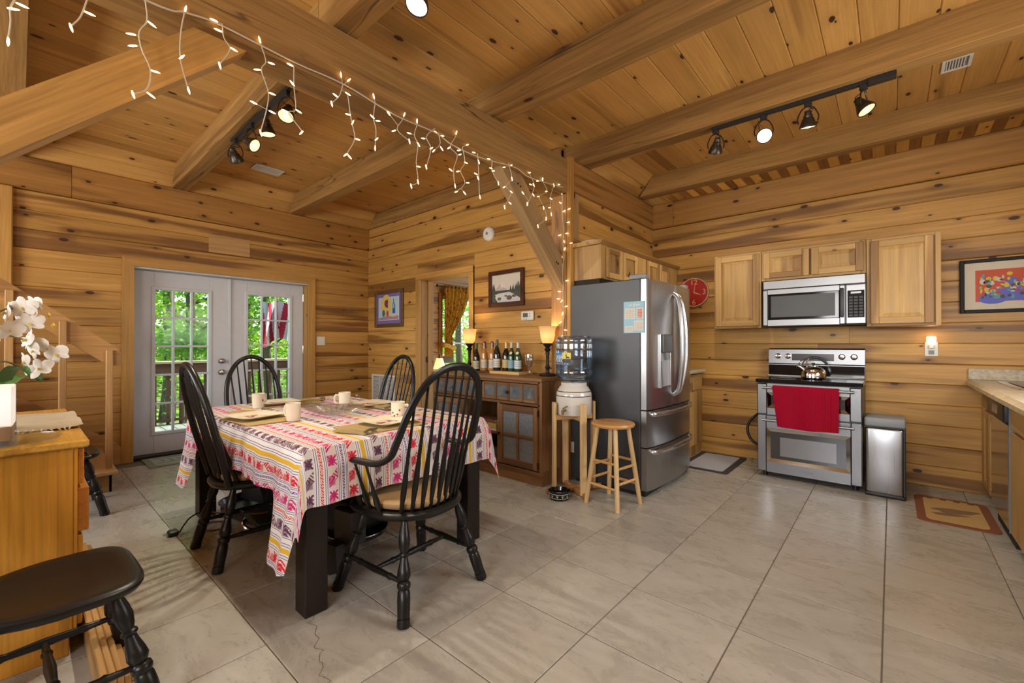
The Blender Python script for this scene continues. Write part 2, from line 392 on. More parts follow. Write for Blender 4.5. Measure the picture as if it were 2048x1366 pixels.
# face +X : along = +Y gives +Y x +Z = +X
wall_rows(wl, (XA, YR, 0), (0, 1, 0), YB-YR, 0, 2.625, holes=[(.72-YR, 2.66-YR, 0, 2.10)])
wall_rows(wl, (XA, YB+.2, 0), (0, 1, 0), 3.3, 0, 3.12, holes=[(4.90-YB-.2, 6.08-YB-.2, .76, 2.06)])
board(wl, (XA+.03, YR, 2.628), (0, 1, 0), (0, 0, 1), .335-YR, .30, .055, m_log, 'log', .012)
board(wl, (XA+.03, .338, 2.628), (0, 1, 0), (0, 0, 1), YB-.338, .30, .055, m_log, 'log', .012)
board(wl, (XA+.002, 1.45, 2.285), (0, 1, 0), (0, 0, 1), .425, .205, .012, wood('patch_board', (.58, .34, .13), (.5, .28, .10), band=.3, knots=0), 'patch_board', .002)
board(wl, (XA+.035, -.30, 0), (0, 0, 1), (0, -1, 0), 2.625, .16, .06, m_trim, 'post', .01) if False else None
obj('corner_post', MB().cbox(XA-.01, XA+.06, -.26, -.03, 0, 2.625, .008), m_trim_v, wl)
# ---- back wall with the bedroom doorway
wb = struct('wall_back', MB().box(XA, -4.66, YB+.023, YB+.18, 0, 3.12).box(-3.66, -2.42, YB+.023, YB+.18, 0, 3.12).box(-4.66, -3.66, YB+.023, YB+.18, 2.09, 3.12), m_dark)
# face -Y : along = +X gives X x Z = -Y
wall_rows(wb, (XA, YB, 0), (1, 0, 0), -2.41-XA, 0, 2.935, holes=[(-4.70-XA, -3.62-XA, 0, 2.13)], joint=.25)
board(wb, (XA, YB-.01, 2.938), (1, 0, 0), (0, 0, 1), -2.42-XA, .20, .10, m_beam, 'log', .01)
wall_rows(wb, (-2.42, YB+.20, 0), (-1, 0, 0), -XA-2.42, 0, 3.1, holes=[(-3.62+4.70-.72+0.84, 2.28, 0, 2.10)], joint=0)
obj('post', MB().cbox(-2.405, XD-.003, 3.30, YB+.17, 0, ZG, .008), wood('pine_post', (.48, .24, .075), (.30, .135, .04), axis=2, band=.6, knots=.15, crack=.6), wb)
# doorway trim and pocket-door jamb
dw = struct('door_2')
obj('casing', MB().cbox(-4.72, -4.615, YB-.022, YB+.0, 0, 2.06, .006), m_trim_v, dw)
obj('casing', MB().cbox(-3.70, -3.63, YB-.022, YB+.0, 0, 2.06, .006), m_trim_v, dw)
obj('casing', MB().cbox(-4.72, -3.63, YB-.024, YB+.0, 2.06, 2.14, .006), m_trim, dw)
obj('jamb', MB().cbox(-4.64, -4.615, YB, YB+.07, 0, 2.06, .004), m_trim_v, dw)
obj('jamb', MB().cbox(-4.64, -4.615, YB+.115, YB+.20, 0, 2.06, .004), m_trim_v, dw)
obj('door_slot', MB().box(-4.655, -4.637, YB+.07, YB+.115, 0, 2.06), wood('dark_slot', (.10, .04, .012), (.05, .02, .008), axis=2), dw)
obj('pocket_door', MB().cbox(-4.66, -4.628, YB+.075, YB+.11, 0, 2.05, .003), m_trim_v, dw)
obj('latch', MB().cbox(-4.632, -4.618, YB+.082, YB+.104, .98, 1.05, .002), m_iron, dw)
obj('jamb', MB().cbox(-3.70, -3.675, YB, YB+.20, 0, 2.06, .004), m_trim_v, dw)
obj('head_jamb', MB().cbox(-4.62, -3.70, YB, YB+.20, 2.055, 2.08, .004), m_trim, dw)
# ---- fridge wall
wd = struct('wall_side', MB().box(XD-.18, XD-.023, 3.47, YC+.2, 0, 2.90), m_dark)
# face +X
wall_rows(wd, (XD, 3.365, 0), (0, 1, 0), YC-3.365, 0, 2.63, joint=0)
board(wd, (XD+.025, 3.365, 2.632), (0, 1, 0), (0, 0, 1), YC-3.365, .285, .05, wood('pine_log_amber', (.40, .19, .05), (.20, .085, .02), band=.9, bandlo=.5, knots=.3), 'log', .012)
obj('corner_board', MB().cbox(XD-.02, XD+.03, 3.30, 3.362, 0, 2.93, .005), m_trim_v, wd)
obj('upright_board', MB().cbox(XD-.01, XD+.012, 3.366, 3.47, 1.7, 2.625, .005), wood('grey_upright', (.40, .24, .10), (.25, .14, .06), axis=2, band=.5), wd)
# ---- kitchen wall
wk = struct('wall_kitchen', MB().box(XD, XE, YC+.023, YC+.05, 0, 2.90), m_far)
wall_rows(wk, (XD, YC, 0), (1, 0, 0), XE-XD, 0, 2.625, joint=.2)
board(wk, (XD, YC-.03, 2.628), (1, 0, 0), (0, 0, 1), .265, .292, .06, m_log, 'log', .01)
board(wk, (XD+.268, YC-.03, 2.628), (1, 0, 0), (0, 0, 1), XE-XD-.268, .292, .06, m_log, 'log', .012)
# ---- walls outside the frame, with openings assumed for the added fill lamps
wr = struct('wall_right', MB().box(XE, XE+.15, YR, 2.3, 0, 3.4).box(XE, XE+.15, 3.7, 5.4, 0, 3.4).box(XE, XE+.15, 2.3, 3.7, 0, 1.2).box(XE, XE+.15, 2.3, 3.7, 2.2, 3.4), m_far)
wz = struct('wall_rear', MB().box(XA, -4.9, YR-.15, YR, 0, 3.4).box(-2.9, -1.2, YR-.15, YR, 0, 3.4).box(.8, XE+.15, YR-.15, YR, 0, 3.4)
            .box(-4.9, -2.9, YR-.15, YR, 0, 1.05).box(-4.9, -2.9, YR-.15, YR, 2.45, 3.4).box(-1.2, .8, YR-.15, YR, 0, 1.05).box(-1.2, .8, YR-.15, YR, 2.45, 3.4), m_far)
# ---- ceiling: boards along Y, joists along X, one girder
ce = struct('ceiling', MB().box(XA-.2, XE+.15, YR-.15, 7.2, ZC+.024, ZC+.14).box(XD-.2, XE+.15, 5.96, 6.0, 2.85, ZC+.03), wood('loft_floor', (.5, .28, .1), (.3, .15, .05), axis=1))
PW = .18
jy = [-.11, 1.10, 2.31, 3.53, 4.74]
x = .219 + PW*5; col = 0
while x > XA + .22 + .01:
    x0 = max(x - PW, XA + .20); w = x - x0 - .0015
    y1 = 5.95 if x > XD + .05 else 6.9
    ys = [-1.2] + [j + .07 for j in jy if rng.random() < .33 and j > 0] + [y1]
    if XD + .0 < x <= XD + .20: ys = [-1.2, 1.17, 3.6]
    for a, b in zip(ys, ys[1:]):
        # face -Z : ex x ey = -Z ; ex=+Y, ey=+X -> Y x X = -Z
        board(ce, (x0, a, ZC), (0, 1, 0), (1, 0, 0), b-a-.0015, w, .02, m_ceil, 'plank', .005)
    x -= PW; col += 1
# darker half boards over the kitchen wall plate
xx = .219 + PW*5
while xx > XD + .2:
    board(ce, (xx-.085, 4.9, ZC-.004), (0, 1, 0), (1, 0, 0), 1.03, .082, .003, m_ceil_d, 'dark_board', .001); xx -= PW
# sloping eave boards on the left wall plate and over the fridge wall
for s in (0, 1):
    d = Vector((.22, 0, .21)).normalized(); p = Vector((XA+.0, YR, 2.93)) + d*(.152*s)
    for a, b in ((YR, 1.17), (1.17, YB)):
        board(ce, (p.x, a, p.z), (0, 1, 0), d, b-a-.0015, .150, .02, m_ceil, 'eave_plank', .005)
    d2 = Vector((.20, 0, .22)).normalized(); q = Vector((XD-.01, 0, 2.92)) + d2*(.15*s)
    board(ce, (q.x, 3.70, q.z), (0, 1, 0), d2, 5.9-3.70, .148, .02, m_ceil, 'eave_plank', .005)
def joist(x0, x1, y0, w, slant0=0, slant1=0, z0=ZJ, z1=ZC-.001, name='joist'):
    L = x1 - x0; mb = MB(); c = .006
    prof = [(0, z1-z0), (w, z1-z0), (w, c), (w-c, 0), (c, 0), (0, c)]
    vs = [(slant0*(h/(z1-z0)), y, h) for y, h in prof] + [(L, y, h) for y, h in prof]
    n = 6; mb.add(vs, [(i, (i+1) % n, n+(i+1) % n, n+i) for i in range(n)] + [tuple(range(n))[::-1], tuple(range(n, 2*n))])
    return obj(name, mb, m_beam, ce, (x0, y0, z0))
for y in (-.11, 1.10, 2.32):
    joist(XA+.03, -2.405, y, .145, .20)
for y, x0 in ((1.10, -2.40), (2.31, -2.40), (3.53, -2.44)):
    joist(x0, XE-.01, y, .145)
joist(XD+.025, XE-.01, 4.74, .145, .17)
# girder along Y, its two knee braces
g = MB(); c = .008; gx0, gx1 = -2.435, -2.222
prof = [(gx0, 2.905), (gx1, 2.905), (gx1, ZG+c), (gx1-c, ZG), (gx0+c, ZG), (gx0, ZG+c)]
vs = [(px, y, pz) for y in (-2.0, 3.295) for px, pz in prof]
g.add(vs, [(i, (i+1) % 6, 6+(i+1) % 6, 6+i) for i in range(6)] + [tuple(range(6))[::-1], tuple(range(6, 12))])
m_girder = wood('girder_timber', (.32, .175, .056), (.19, .095, .034), axis=1, band=.7, bandlo=.52, knots=.15, knotscale=.5, rough=.7, grain=.45, crack=1., vary=.1, spec=.2)
obj('girder', g, m_girder, ce)
def kbrace(poly, x0, x1, mat):
    """knee brace in the YZ plane, cut plumb on the post and level under the girder; local X runs along the timber"""
    a = Vector((0, *poly[3])).lerp(Vector((0, *poly[2])), .5); b = Vector((0, *poly[0])).lerp(Vector((0, *poly[1])), .5)
    ex = (b-a).normalized(); ey = Vector((1, 0, 0)); ez = ex.cross(ey); M = Matrix.Identity(4)
    for i, cc in enumerate((ex, ey, ez)): M[0][i], M[1][i], M[2][i] = cc
    M.translation = a; Mi = M.inverted(); mb = MB()
    mb.add([Mi @ Vector((x, y, z)) for x in (x0, x1) for y, z in poly], [(0, 1, 2, 3), (7, 6, 5, 4), (0, 4, 5, 1), (1, 5, 6, 2), (2, 6, 7, 3), (3, 7, 4, 0)])
    o = obj('brace', mb, mat, ce); o.matrix_local = M; return o
m_br = wood('brace_timber', (.30, .185, .082), (.20, .115, .05), axis=0, band=.6, knots=.1, crack=.5, grain=.4, rough=.7, vary=.1)
b1 = kbrace([(2.45, ZG+.004), (2.70, ZG+.004), (3.302, 1.985), (3.302, 1.735)], -2.375, -2.262, m_br)
b2 = kbrace([(.505, ZG+.004), (.71, ZG+.004), (-.35, 1.55), (-.35, 1.755)], -2.375, -2.28, wood('brace_timber_honey', (.42, .22, .06), (.27, .125, .035), axis=0, band=.6, knots=.15, crack=.3, grain=.4))
peg = MB()
for py, pz in ((2.655, 2.515), (2.685, 2.50), (3.185, 1.955), (3.21, 1.945)):
    peg.tube([(-2.27, py, pz), (-2.258, py, pz)], .009, 8)
obj('bolt', peg, m_iron, ce)
# ------------------------------------------------------------------ french doors, outside
d1 = struct('door_1')
DX = -6.05
obj('casing', MB().prism([(.70, 0), (.795, 0), (.795, 2.03), (.70, 2.125)], XA-.01, XA+.028, 'x'), m_trim_v, d1)
obj('casing', MB().prism([(2.575, 0), (2.67, 0), (2.67, 2.125), (2.575, 2.03)], XA-.01, XA+.028, 'x'), m_trim_v, d1)
obj('head_casing', MB().prism([(.70, 2.125), (.795, 2.03), (2.575, 2.03), (2.67, 2.125)], XA-.01, XA+.0275, 'x'), m_trim_y, d1)
obj('jamb', MB().box(DX-.05, XA, .775, .80, 0, 2.05), m_white, d1)
obj('jamb', MB().box(DX-.05, XA, 2.575, 2.60, 0, 2.05), m_trim_v, d1)
obj('head_jamb', MB().box(DX-.05, XA, .775, 2.60, 2.015, 2.05), m_white, d1)
obj('threshold', MB().cbox(DX-.06, XA+.0, .79, 2.59, 0, .03, .004), m_iron, d1)
def leaf(y0, y1, gl0, gl1, gz0, gz1, nm):
    lf = obj(nm, MB().cbox(DX-.045, DX, y0, gl0, .03, 2.012, .003).cbox(DX-.045, DX, gl1, y1, .03, 2.012, .003)
             .box(DX-.045, DX, gl0, gl1, .03, gz0).box(DX-.045, DX, gl0, gl1, gz1, 2.012), m_white, d1)
    # raised lip round the glass
    mb = MB(); e = .028
    for a, b, c2, dd in ((gl0-e, gl0+.008, gz0-e, gz1+e), (gl1-.008, gl1+e, gz0-e, gz1+e)): mb.cbox(DX-.052, DX+.012, a, b, c2, dd, .005)
    for a, b in ((gz0-e, gz0+.008), (gz1-.008, gz1+e)): mb.cbox(DX-.052, DX+.0125, gl0, gl1, a, b, .005)
    obj('glazing_frame', mb, m_white, lf)
    nv, nh = 3, 5
    for i in range(1, nv):
        y = gl0 + (gl1-gl0)*i/nv; obj('muntin', MB().cbox(DX-.035, DX+.004, y-.011, y+.011, gz0, gz1, .004), m_white, lf)
    for j in range(1, nh):
        z = gz0 + (gz1-gz0)*j/nh; obj('muntin', MB().cbox(DX-.034, DX+.003, gl0, gl1, z-.011, z+.011, .004), m_white, lf)
    for i in range(nv):
        for j in range(nh):
            a, b = gl0 + (gl1-gl0)*i/nv, gl0 + (gl1-gl0)*(i+1)/nv; c2, dd = gz0 + (gz1-gz0)*j/nh, gz0 + (gz1-gz0)*(j+1)/nh
            obj('pane', MB().box(DX-.022, DX-.019, a, b, c2, dd), m_pane, lf)
    return lf
lf1 = leaf(.802, 1.695, .985, 1.488, .25, 1.825, 'door_leaf')
lf2 = leaf(1.702, 2.573, 1.89, 2.40, .25, 1.845, 'door_leaf')
obj('astragal', MB().cbox(DX-.01, DX+.02, 1.685, 1.712, .03, 2.01, .004), m_white, d1)
for z, r in ((1.018, .028), (.885, .03)):
    k = obj('deadbolt' if z > 1 else 'door_knob', MB().lathe([(r*1.1, 0), (r*1.1, .008), (r*.55, .012), (r*.5, .03), (r*.95, .04), (r, .055), (r*.6, .066), (.001, .067)], 20), flat('satin_nickel', (.45, .44, .42), .3, 1), lf1)
    k.location = (DX, 1.614, z); k.rotation_euler = (0, R(90), 0)
for z in (.3, 1.1, 1.8): obj('hinge', MB().cbox(DX, DX+.012, 2.566, 2.578, z, z+.1, .002), m_chrome, lf2)
# ---- bedroom window on the left wall
w1 = struct('window_1')
WX = XA-.06
obj('casing', MB().cbox(XA, XA+.02, 4.82, 4.90, .70, 2.12, .004).cbox(XA, XA+.02, 6.08, 6.16, .70, 2.12, .004), m_trim_v, w1)
obj('sash', MB().box(WX-.03, WX, 4.90, 4.94, .76, 2.06).box(WX-.03, WX, 6.04, 6.08, .76, 2.06).box(WX-.03, WX, 4.9, 6.08, .76, .80).box(WX-.03, WX, 4.9, 6.08, 2.02, 2.06).box(WX-.03, WX, 4.9, 6.08, 1.22, 1.25), m_white, w1)
obj('pane', MB().box(WX-.018, WX-.014, 4.94, 6.04, .8, 1.23), m_pane, w1)
obj('pane', MB().box(WX-.018, WX-.014, 4.94, 6.04, 1.24, 2.02), m_pane, w1)
# ---- outside: deck, railing, lawn, trees
dk = thing('deck', 'weathered grey-green timber deck outside the french doors', 'deck', (-6.13, 0, -.06))
for i in range(34):
    obj('deck_board', MB().cbox(-2.6, 0, 0, .132, -.03, 0, .004), m_deck, dk, (0, -.6 + i*.138, 0)) if i < 28 else obj('deck_board', MB().cbox(-2.6, 0, 0, .132, -.03, 0, .004), m_deck, dk, (0, -.6 + i*.138 + .0, 0))
rl = thing('deck_railing', 'brown wooden railing with square balusters at the far edge of the deck', 'railing', (-8.66, 0, -.06))
obj('top_rail', MB().cbox(-.02, .12, -1, 7.5, .97, 1.01, .005), wood('pale_rail_cap', (.55, .42, .28), (.4, .3, .2), axis=1, knots=.1), rl)
obj('fascia_rail', MB().cbox(.03, .07, -1, 7.5, .80, .968, .005), m_rail, rl)
obj('bottom_rail', MB().cbox(.03, .07, -1, 7.5, .06, .10, .005), m_rail, rl)
bm_ = MB().cbox(-.02, .02, -.02, .02, .0, .95, .003).mesh('baluster', m_rail)
for i in range(38): obj('baluster', bm_, None, rl, (.02, -.4 + i*.165, 0))
for y in (.2, 2.55, 4.9): obj('rail_post', MB().cbox(-.09, .0, y-.045, y+.045, -.3, 1.06, .005), m_rail, rl)
def terrain():
    t = NT('woodland_floor'); c = t.n('TexCoord').outputs['Object']
    n1 = t.noise(c, 1.1, 4); n2 = t.noise(c, 30, 3)
    col = t.mix(t.n('MapRange', n1, .42, .58, 0., 1., clamp=True).outputs[0], (.24, .50, .03), (.30, .24, .11))
    return t.fin(t.mix(n2, col, t.mix(.5, col, (.02, .03, .01))), .9)
gv, gf = [], []; NX, NY = 40, 40
for i in range(NX+1):
    for j in range(NY+1):
        X = -6.3 - i*1.0; Y = -22 + j*1.4
        Z = -1.15 - .5*min(1, max(0, (-X-8)/4)) + max(0, -X-16)*.12 + .25*mnoise.noise((X*.3, Y*.3, 0))
        gv.append((X, Y, Z)); gf += [(i*(NY+1)+j, (i+1)*(NY+1)+j, (i+1)*(NY+1)+j+1, i*(NY+1)+j+1)] if i < NX and j < NY else []
tag(obj('lawn', MB().add(gv, gf, 0, True), terrain()), 'sunlit lawn and leaf litter sloping away below the deck', 'lawn', None, 'structure')
m_bark = wood('grey_bark', (.16, .13, .09), (.07, .055, .04), axis=2, band=.7, knots=.1, rough=.9, grain=.7, spec=.1)
m_bark_p = wood('pale_bark', (.34, .30, .22), (.18, .15, .10), axis=2, band=.7, knots=.1, rough=.9, grain=.6, spec=.1)
def leafmat(name, a, b):
    t = NT(name); c = t.n('TexCoord').outputs['Object']
    nz = t.n('TexWhiteNoise', t.n('VectorMath', c, (9, 9, 9), operation='MULTIPLY').outputs[0], noise_dimensions='3D').outputs[0]
    big = t.noise(c, .9, 2)
    col = t.mix(t.n('MapRange', big, .4, .6, 0., 1., clamp=True).outputs[0], a, b)
    col = t.mix(t.math('MULTIPLY', nz, .5), col, tuple(x*.45 for x in a))
    t.fin(col, .6, spec=.15)
    tr = t.n('BsdfTranslucent', col)
    mx = t.n('MixShader', .45, t.b.outputs[0], tr.outputs[0]); t.t.links.new(mx.outputs[0], t.out.inputs[0]); return t.mat
m_lf = [leafmat('leaf_yellow_green', (.36, .58, .03), (.22, .46, .03)), leafmat('leaf_green', (.17, .38, .03), (.10, .28, .025)), leafmat('leaf_pale', (.36, .58, .18), (.22, .46, .09))]
lr = random.Random(3)
def leaves(n, boxfn, size, mats=1):
    mb = MB()
    for _ in range(n):
        p = boxfn(); s = size*lr.uniform(.6, 1.4)
        a = Vector((lr.gauss(0, 1), lr.gauss(0, 1), lr.gauss(0, .6))).normalized(); b = a.orthogonal().normalized(); b.rotate(Matrix.Rotation(lr.uniform(0, 6.28), 3, a))
        u = a*s; v = b*s*.5
        mb.add([p-u, p+v, p+u, p-v], [(0, 1, 2, 3)])
    return mb
def tree(x, y, r, h, mat, lm, n, label, lean=0., low=1.0, spread=2.2):
    zg = -1.5
    t = thing('tree', label, 'tree', (x, y, zg), 0, 'trees beyond the deck')
    pts = [(lean*k/6*h*.3 + .04*math.sin(k*2+x), .05*math.cos(k*1.7+y), h*k/6) for k in range(7)]
    mb = MB().tube(pts, [r*(1.25 if k == 0 else 1-.09*k) for k in range(7)], 10)
    obj('trunk', mb, mat, t)
    br = MB()
    for k in range(5):
        z = h*(.35+.12*k); a = lr.uniform(0, 6.28); br.tube([(0, 0, z), (math.cos(a)*.8, math.sin(a)*.8, z+.4), (math.cos(a)*1.6, math.sin(a)*1.6, z+.6)], [r*.3, r*.2, r*.08], 6)
    obj('branch', br, mat, t)
    cl = [(lr.gauss(0, spread*.6), lr.gauss(0, spread*.6), lr.uniform(low, h)) for _ in range(26)]
    def f():
        c = lr.choice(cl); return Vector((c[0]+lr.gauss(0, .5), c[1]+lr.gauss(0, .5), c[2]+lr.gauss(0, .22)))
    obj('foliage', leaves(n, f, .052), lm, t)
specs = [(-11.5, 1.45, .10, 0, 0), (-11.0, 2.35, .11, 0, 1), (-12.4, 3.3, .20, 1, 2), (-12.0, 4.2, .12, 0, 0), (-11.2, 5.05, .17, 0, 1), (-13.0, 5.9, .14, 0, 2), (-14.5, 2.2, .16, 0, 0),
         (-15, 4.6, .15, 0, 1), (-16, 7.2, .18, 1, 0), (-17, 1.0, .16, 0, 0), (-18.5, 3.4, .2, 0, 1), (-19, 6.0, .2, 0, 0), (-14.0, 9.0, .16, 0, 1), (-20, 9.5, .2, 0, 0), (-12.5, 11.2, .15, 0, 2), (-16, 12.6, .2, 0, 1)]
KT = {(0, 0): 'slender dark-trunked tree with yellow-green leaves beyond the deck railing', (0, 1): 'dark-trunked tree with deep green leaves beyond the deck railing', (0, 2): 'tree with light green leaves beyond the deck railing',
      (1, 2): 'tree with thick pale trunk and light green leaves seen through the left door', (1, 0): 'far pale-trunked tree with yellow-green leaves beyond the deck railing'}
for i, (x, y, r, pale, lm) in enumerate(specs):
    tree(x, y, r, lr.uniform(7, 9), m_bark_p if pale else m_bark, m_lf[lm], 3600, KT[pale, lm], low=(3.1 if x > -14 else 2.2))
und = leaves(30000, lambda: Vector((lr.uniform(-34, -20), lr.uniform(-8, 36), lr.uniform(-.5, 11)**1.0)), .17)
tag(obj('forest_foliage', und, m_lf[0]), 'dense sunlit forest foliage far behind the deck', 'foliage', None, 'stuff')
und = leaves(3500, lambda: Vector((lr.uniform(-21, -16), lr.uniform(-3, 18), -1.0 + abs(lr.gauss(0, .7)))), .09)
tag(obj('undergrowth', und, m_lf[1]), 'low green undergrowth below the trees', 'undergrowth', None, 'stuff')
und = leaves(2000, lambda: Vector((lr.uniform(-10.6, -9.6), 2.15 + lr.gauss(0, .38), 1.25 + lr.gauss(0, .16))), .05)
sh = thing('sapling', 'young sapling with pale green leaves just beyond the railing', 'tree', (-10.1, 2.05, -1.3))
obj('foliage', und, m_lf[2], sh, (10.1, -2.05, 1.3)); obj('trunk', MB().tube([(0, 0, 0), (.02, .03, 1.2), (0, 0, 2.3)], [.03, .022, .012], 8), m_bark, sh)
# flag hung from the eave
fgm = MB(); NU, NV = 44, 56; vs = []; fs = []; ms = []
for i in range(NU+1):
    for j in range(NV+1):
        u = i/NU; v = j/NV
        y = (v-.5)*.50*(1-.10*u) + .07*u*(v-.4); x = .07*math.sin(v*9.5 + u*1.5)
        z = .62 - u*.60 - .22*max(0, .55-v)*u - .10*math.sin(v*9.5)*.3
        vs.append((x, y, z))
for i in range(NU):
    for j in range(NV):
        fs.append((i*(NV+1)+j, (i+1)*(NV+1)+j, (i+1)*(NV+1)+j+1, i*(NV+1)+j+1)); ms.append(1 if int(j/NV*7.6 + (i/NU*1.6 if j > NV*.5 else -i/NU*1.1) + 2) % 2 else 0)
fgm.add(vs, fs, 0, True); fgm.m = ms
flg = thing('flag', 'red and white striped flag hanging outside the right door', 'flag', (-7.35, 2.74, 1.27))
obj('cloth', fgm, [flat('flag_white', (.75, .75, .76), .8), flat('flag_red', (.55, .02, .05), .8)], flg)
obj('pole', MB().tube([(.0, -.3, .66), (.0, .5, .95)], .012, 8), m_white, flg)
# ------------------------------------------------------------------ dining table, cloth, chairs
ZTOP = .752
TX0, TX1, TY0, TY1 = -3.76, -1.95, .84, 1.93
tb = thing('dining_table', 'long dark espresso dining table with square legs under the striped cloth', 'table', ((TX0+TX1)/2, (TY0+TY1)/2, 0))
hx, hy = (TX1-TX0)/2, (TY1-TY0)/2
obj('table_top', MB().cbox(-hx, hx, -hy, hy, ZTOP-.035, ZTOP, .004), m_espresso, tb)
obj('apron', MB().box(-hx+.06, hx-.06, -hy+.02, -hy+.045, ZTOP-.12, ZTOP-.035).box(-hx+.06, hx-.06, hy-.045, hy-.02, ZTOP-.12, ZTOP-.035)
    .box(-hx+.02, -hx+.045, -hy+.06, hy-.06, ZTOP-.12, ZTOP-.035).box(hx-.045, hx-.02, -hy+.06, hy-.06, ZTOP-.12, ZTOP-.035), m_espresso, tb)
for sx in (-1, 1):
    for sy in (-1, 1):
        cx, cy = sx*(hx-.058), sy*(hy-.056)
        obj('leg', MB().cbox(cx-.052, cx+.052, cy-.052, cy+.052, 0, ZTOP-.035, .004), m_espresso, tb)
def cloth_mat():
    """white ground, stripes across v; the wide stripes carry stars and stepped birds woven in 4 mm steps"""
    t = NT('woven_striped_cloth'); uv = t.n('UVMap').outputs[0]; u, v, _ = t.sep(uv)
    PER = .345
    f = t.math('FRACT', t.math('DIVIDE', t.math('ADD', v, .035), PER))
    cream = (.72, .67, .62); blue = (.10, .10, .26)
    #      start, end, colour, kind(1 star+bird, 2 zigzag, 0 plain)
    wide = [(.02, .16, (.10, .03, .075)), (.33, .46, (.50, .015, .15)), (.62, .75, (.55, .012, .03))]
    zig = [(.225, .265, (.58, .05, .02)), (.525, .56, (.11, .06, .30))]
    plain = [(.825, .885, (.66, .40, .04))]
    lines = [.005, .178, .205, .29, .315, .475, .50, .585, .605, .77, .80, .91, .94]
    def within(a, b): return t.math('MULTIPLY', t.math('GREATER_THAN', f, a), t.math('LESS_THAN', f, b))
    q = lambda x, n: t.math('DIVIDE', t.math('ADD', t.math('FLOOR', t.math('MULTIPLY', x, n)), .5), n)
    su = q(u, 250.); sf = q(f, PER*250.)
    CU = .155
    cu_ = t.math('FRACT', t.math('DIVIDE', su, CU))          # 0..1 along a repeat: star then bird
    a_s = t.math('MULTIPLY', t.math('SUBTRACT', cu_, .17), CU/.024)
    isstar = t.math('LESS_THAN', cu_, .34)
    col = cream
    for a, b, c in plain: col = t.mix(within(a, b), col, c)
    for p in lines: col = t.mix(t.math('LESS_THAN', t.math('ABSOLUTE', t.math('SUBTRACT', f, p)), .0042), col, blue)
    for a, b, c in zig:
        zz = t.math('GREATER_THAN', t.math('SINE', t.math('MULTIPLY_ADD', su, 560., t.math('MULTIPLY', sf, 300.))), -.35)
        col = t.mix(t.math('MULTIPLY', within(a, b), zz), col, c)
    for a, b, c in wide:
        hb = (b-a)/2*PER; b_ = t.math('MULTIPLY', t.math('SUBTRACT', sf, (a+b)/2), PER/.024)
        A = t.math('ABSOLUTE', a_s); B = t.math('ABSOLUTE', b_)
        mx = t.math('MAXIMUM', A, B); mn = t.math('MINIMUM', A, B)
        star = t.math('MULTIPLY', t.math('LESS_THAN', mx, .92), t.math('MAXIMUM', t.math('LESS_THAN', mn, t.math('MULTIPLY_ADD', mx, -.28, .34)), t.math('LESS_THAN', t.math('SUBTRACT', mx, mn), .24)))
        cb = t.math('MULTIPLY', t.math('SUBTRACT', cu_, .67), CU/.024)     # bird block
        CB = t.math('ABSOLUTE', cb)
        body = t.math('LESS_THAN', t.math('ADD', t.math('MULTIPLY', CB, .55), t.math('ABSOLUTE', t.math('MULTIPLY_ADD', cb, .45, b_))), .98)
        bars = t.math('GREATER_THAN', t.math('SINE', t.math('MULTIPLY', t.math('ADD', CB, t.math('MULTIPLY', b_, .9)), 9.)), -.35)
        bird = t.math('MULTIPLY', body, bars)
        speck = t.math('MULTIPLY', t.math('GREATER_THAN', t.math('SINE', t.math('MULTIPLY', su, 1500.)), .1), t.math('GREATER_THAN', t.math('SINE', t.math('MULTIPLY', sf, 520.)), .2))
        mot = t.math('MAXIMUM', t.math('ADD', t.math('MULTIPLY', star, isstar), t.math('MULTIPLY', bird, t.math('SUBTRACT', 1., isstar))), t.math('MULTIPLY', speck, .7))
        col = t.mix(t.math('MULTIPLY', within(a, b), t.math('MULTIPLY_ADD', mot, .82, .16)), col, c)
    wv = t.math('MULTIPLY', t.math('SINE', t.math('MULTIPLY', u, 2600.)), t.math('SINE', t.math('MULTIPLY', v, 2600.)))
    t.bump(wv, .15, .001)
    return t.fin(col, .85, spec=.1)
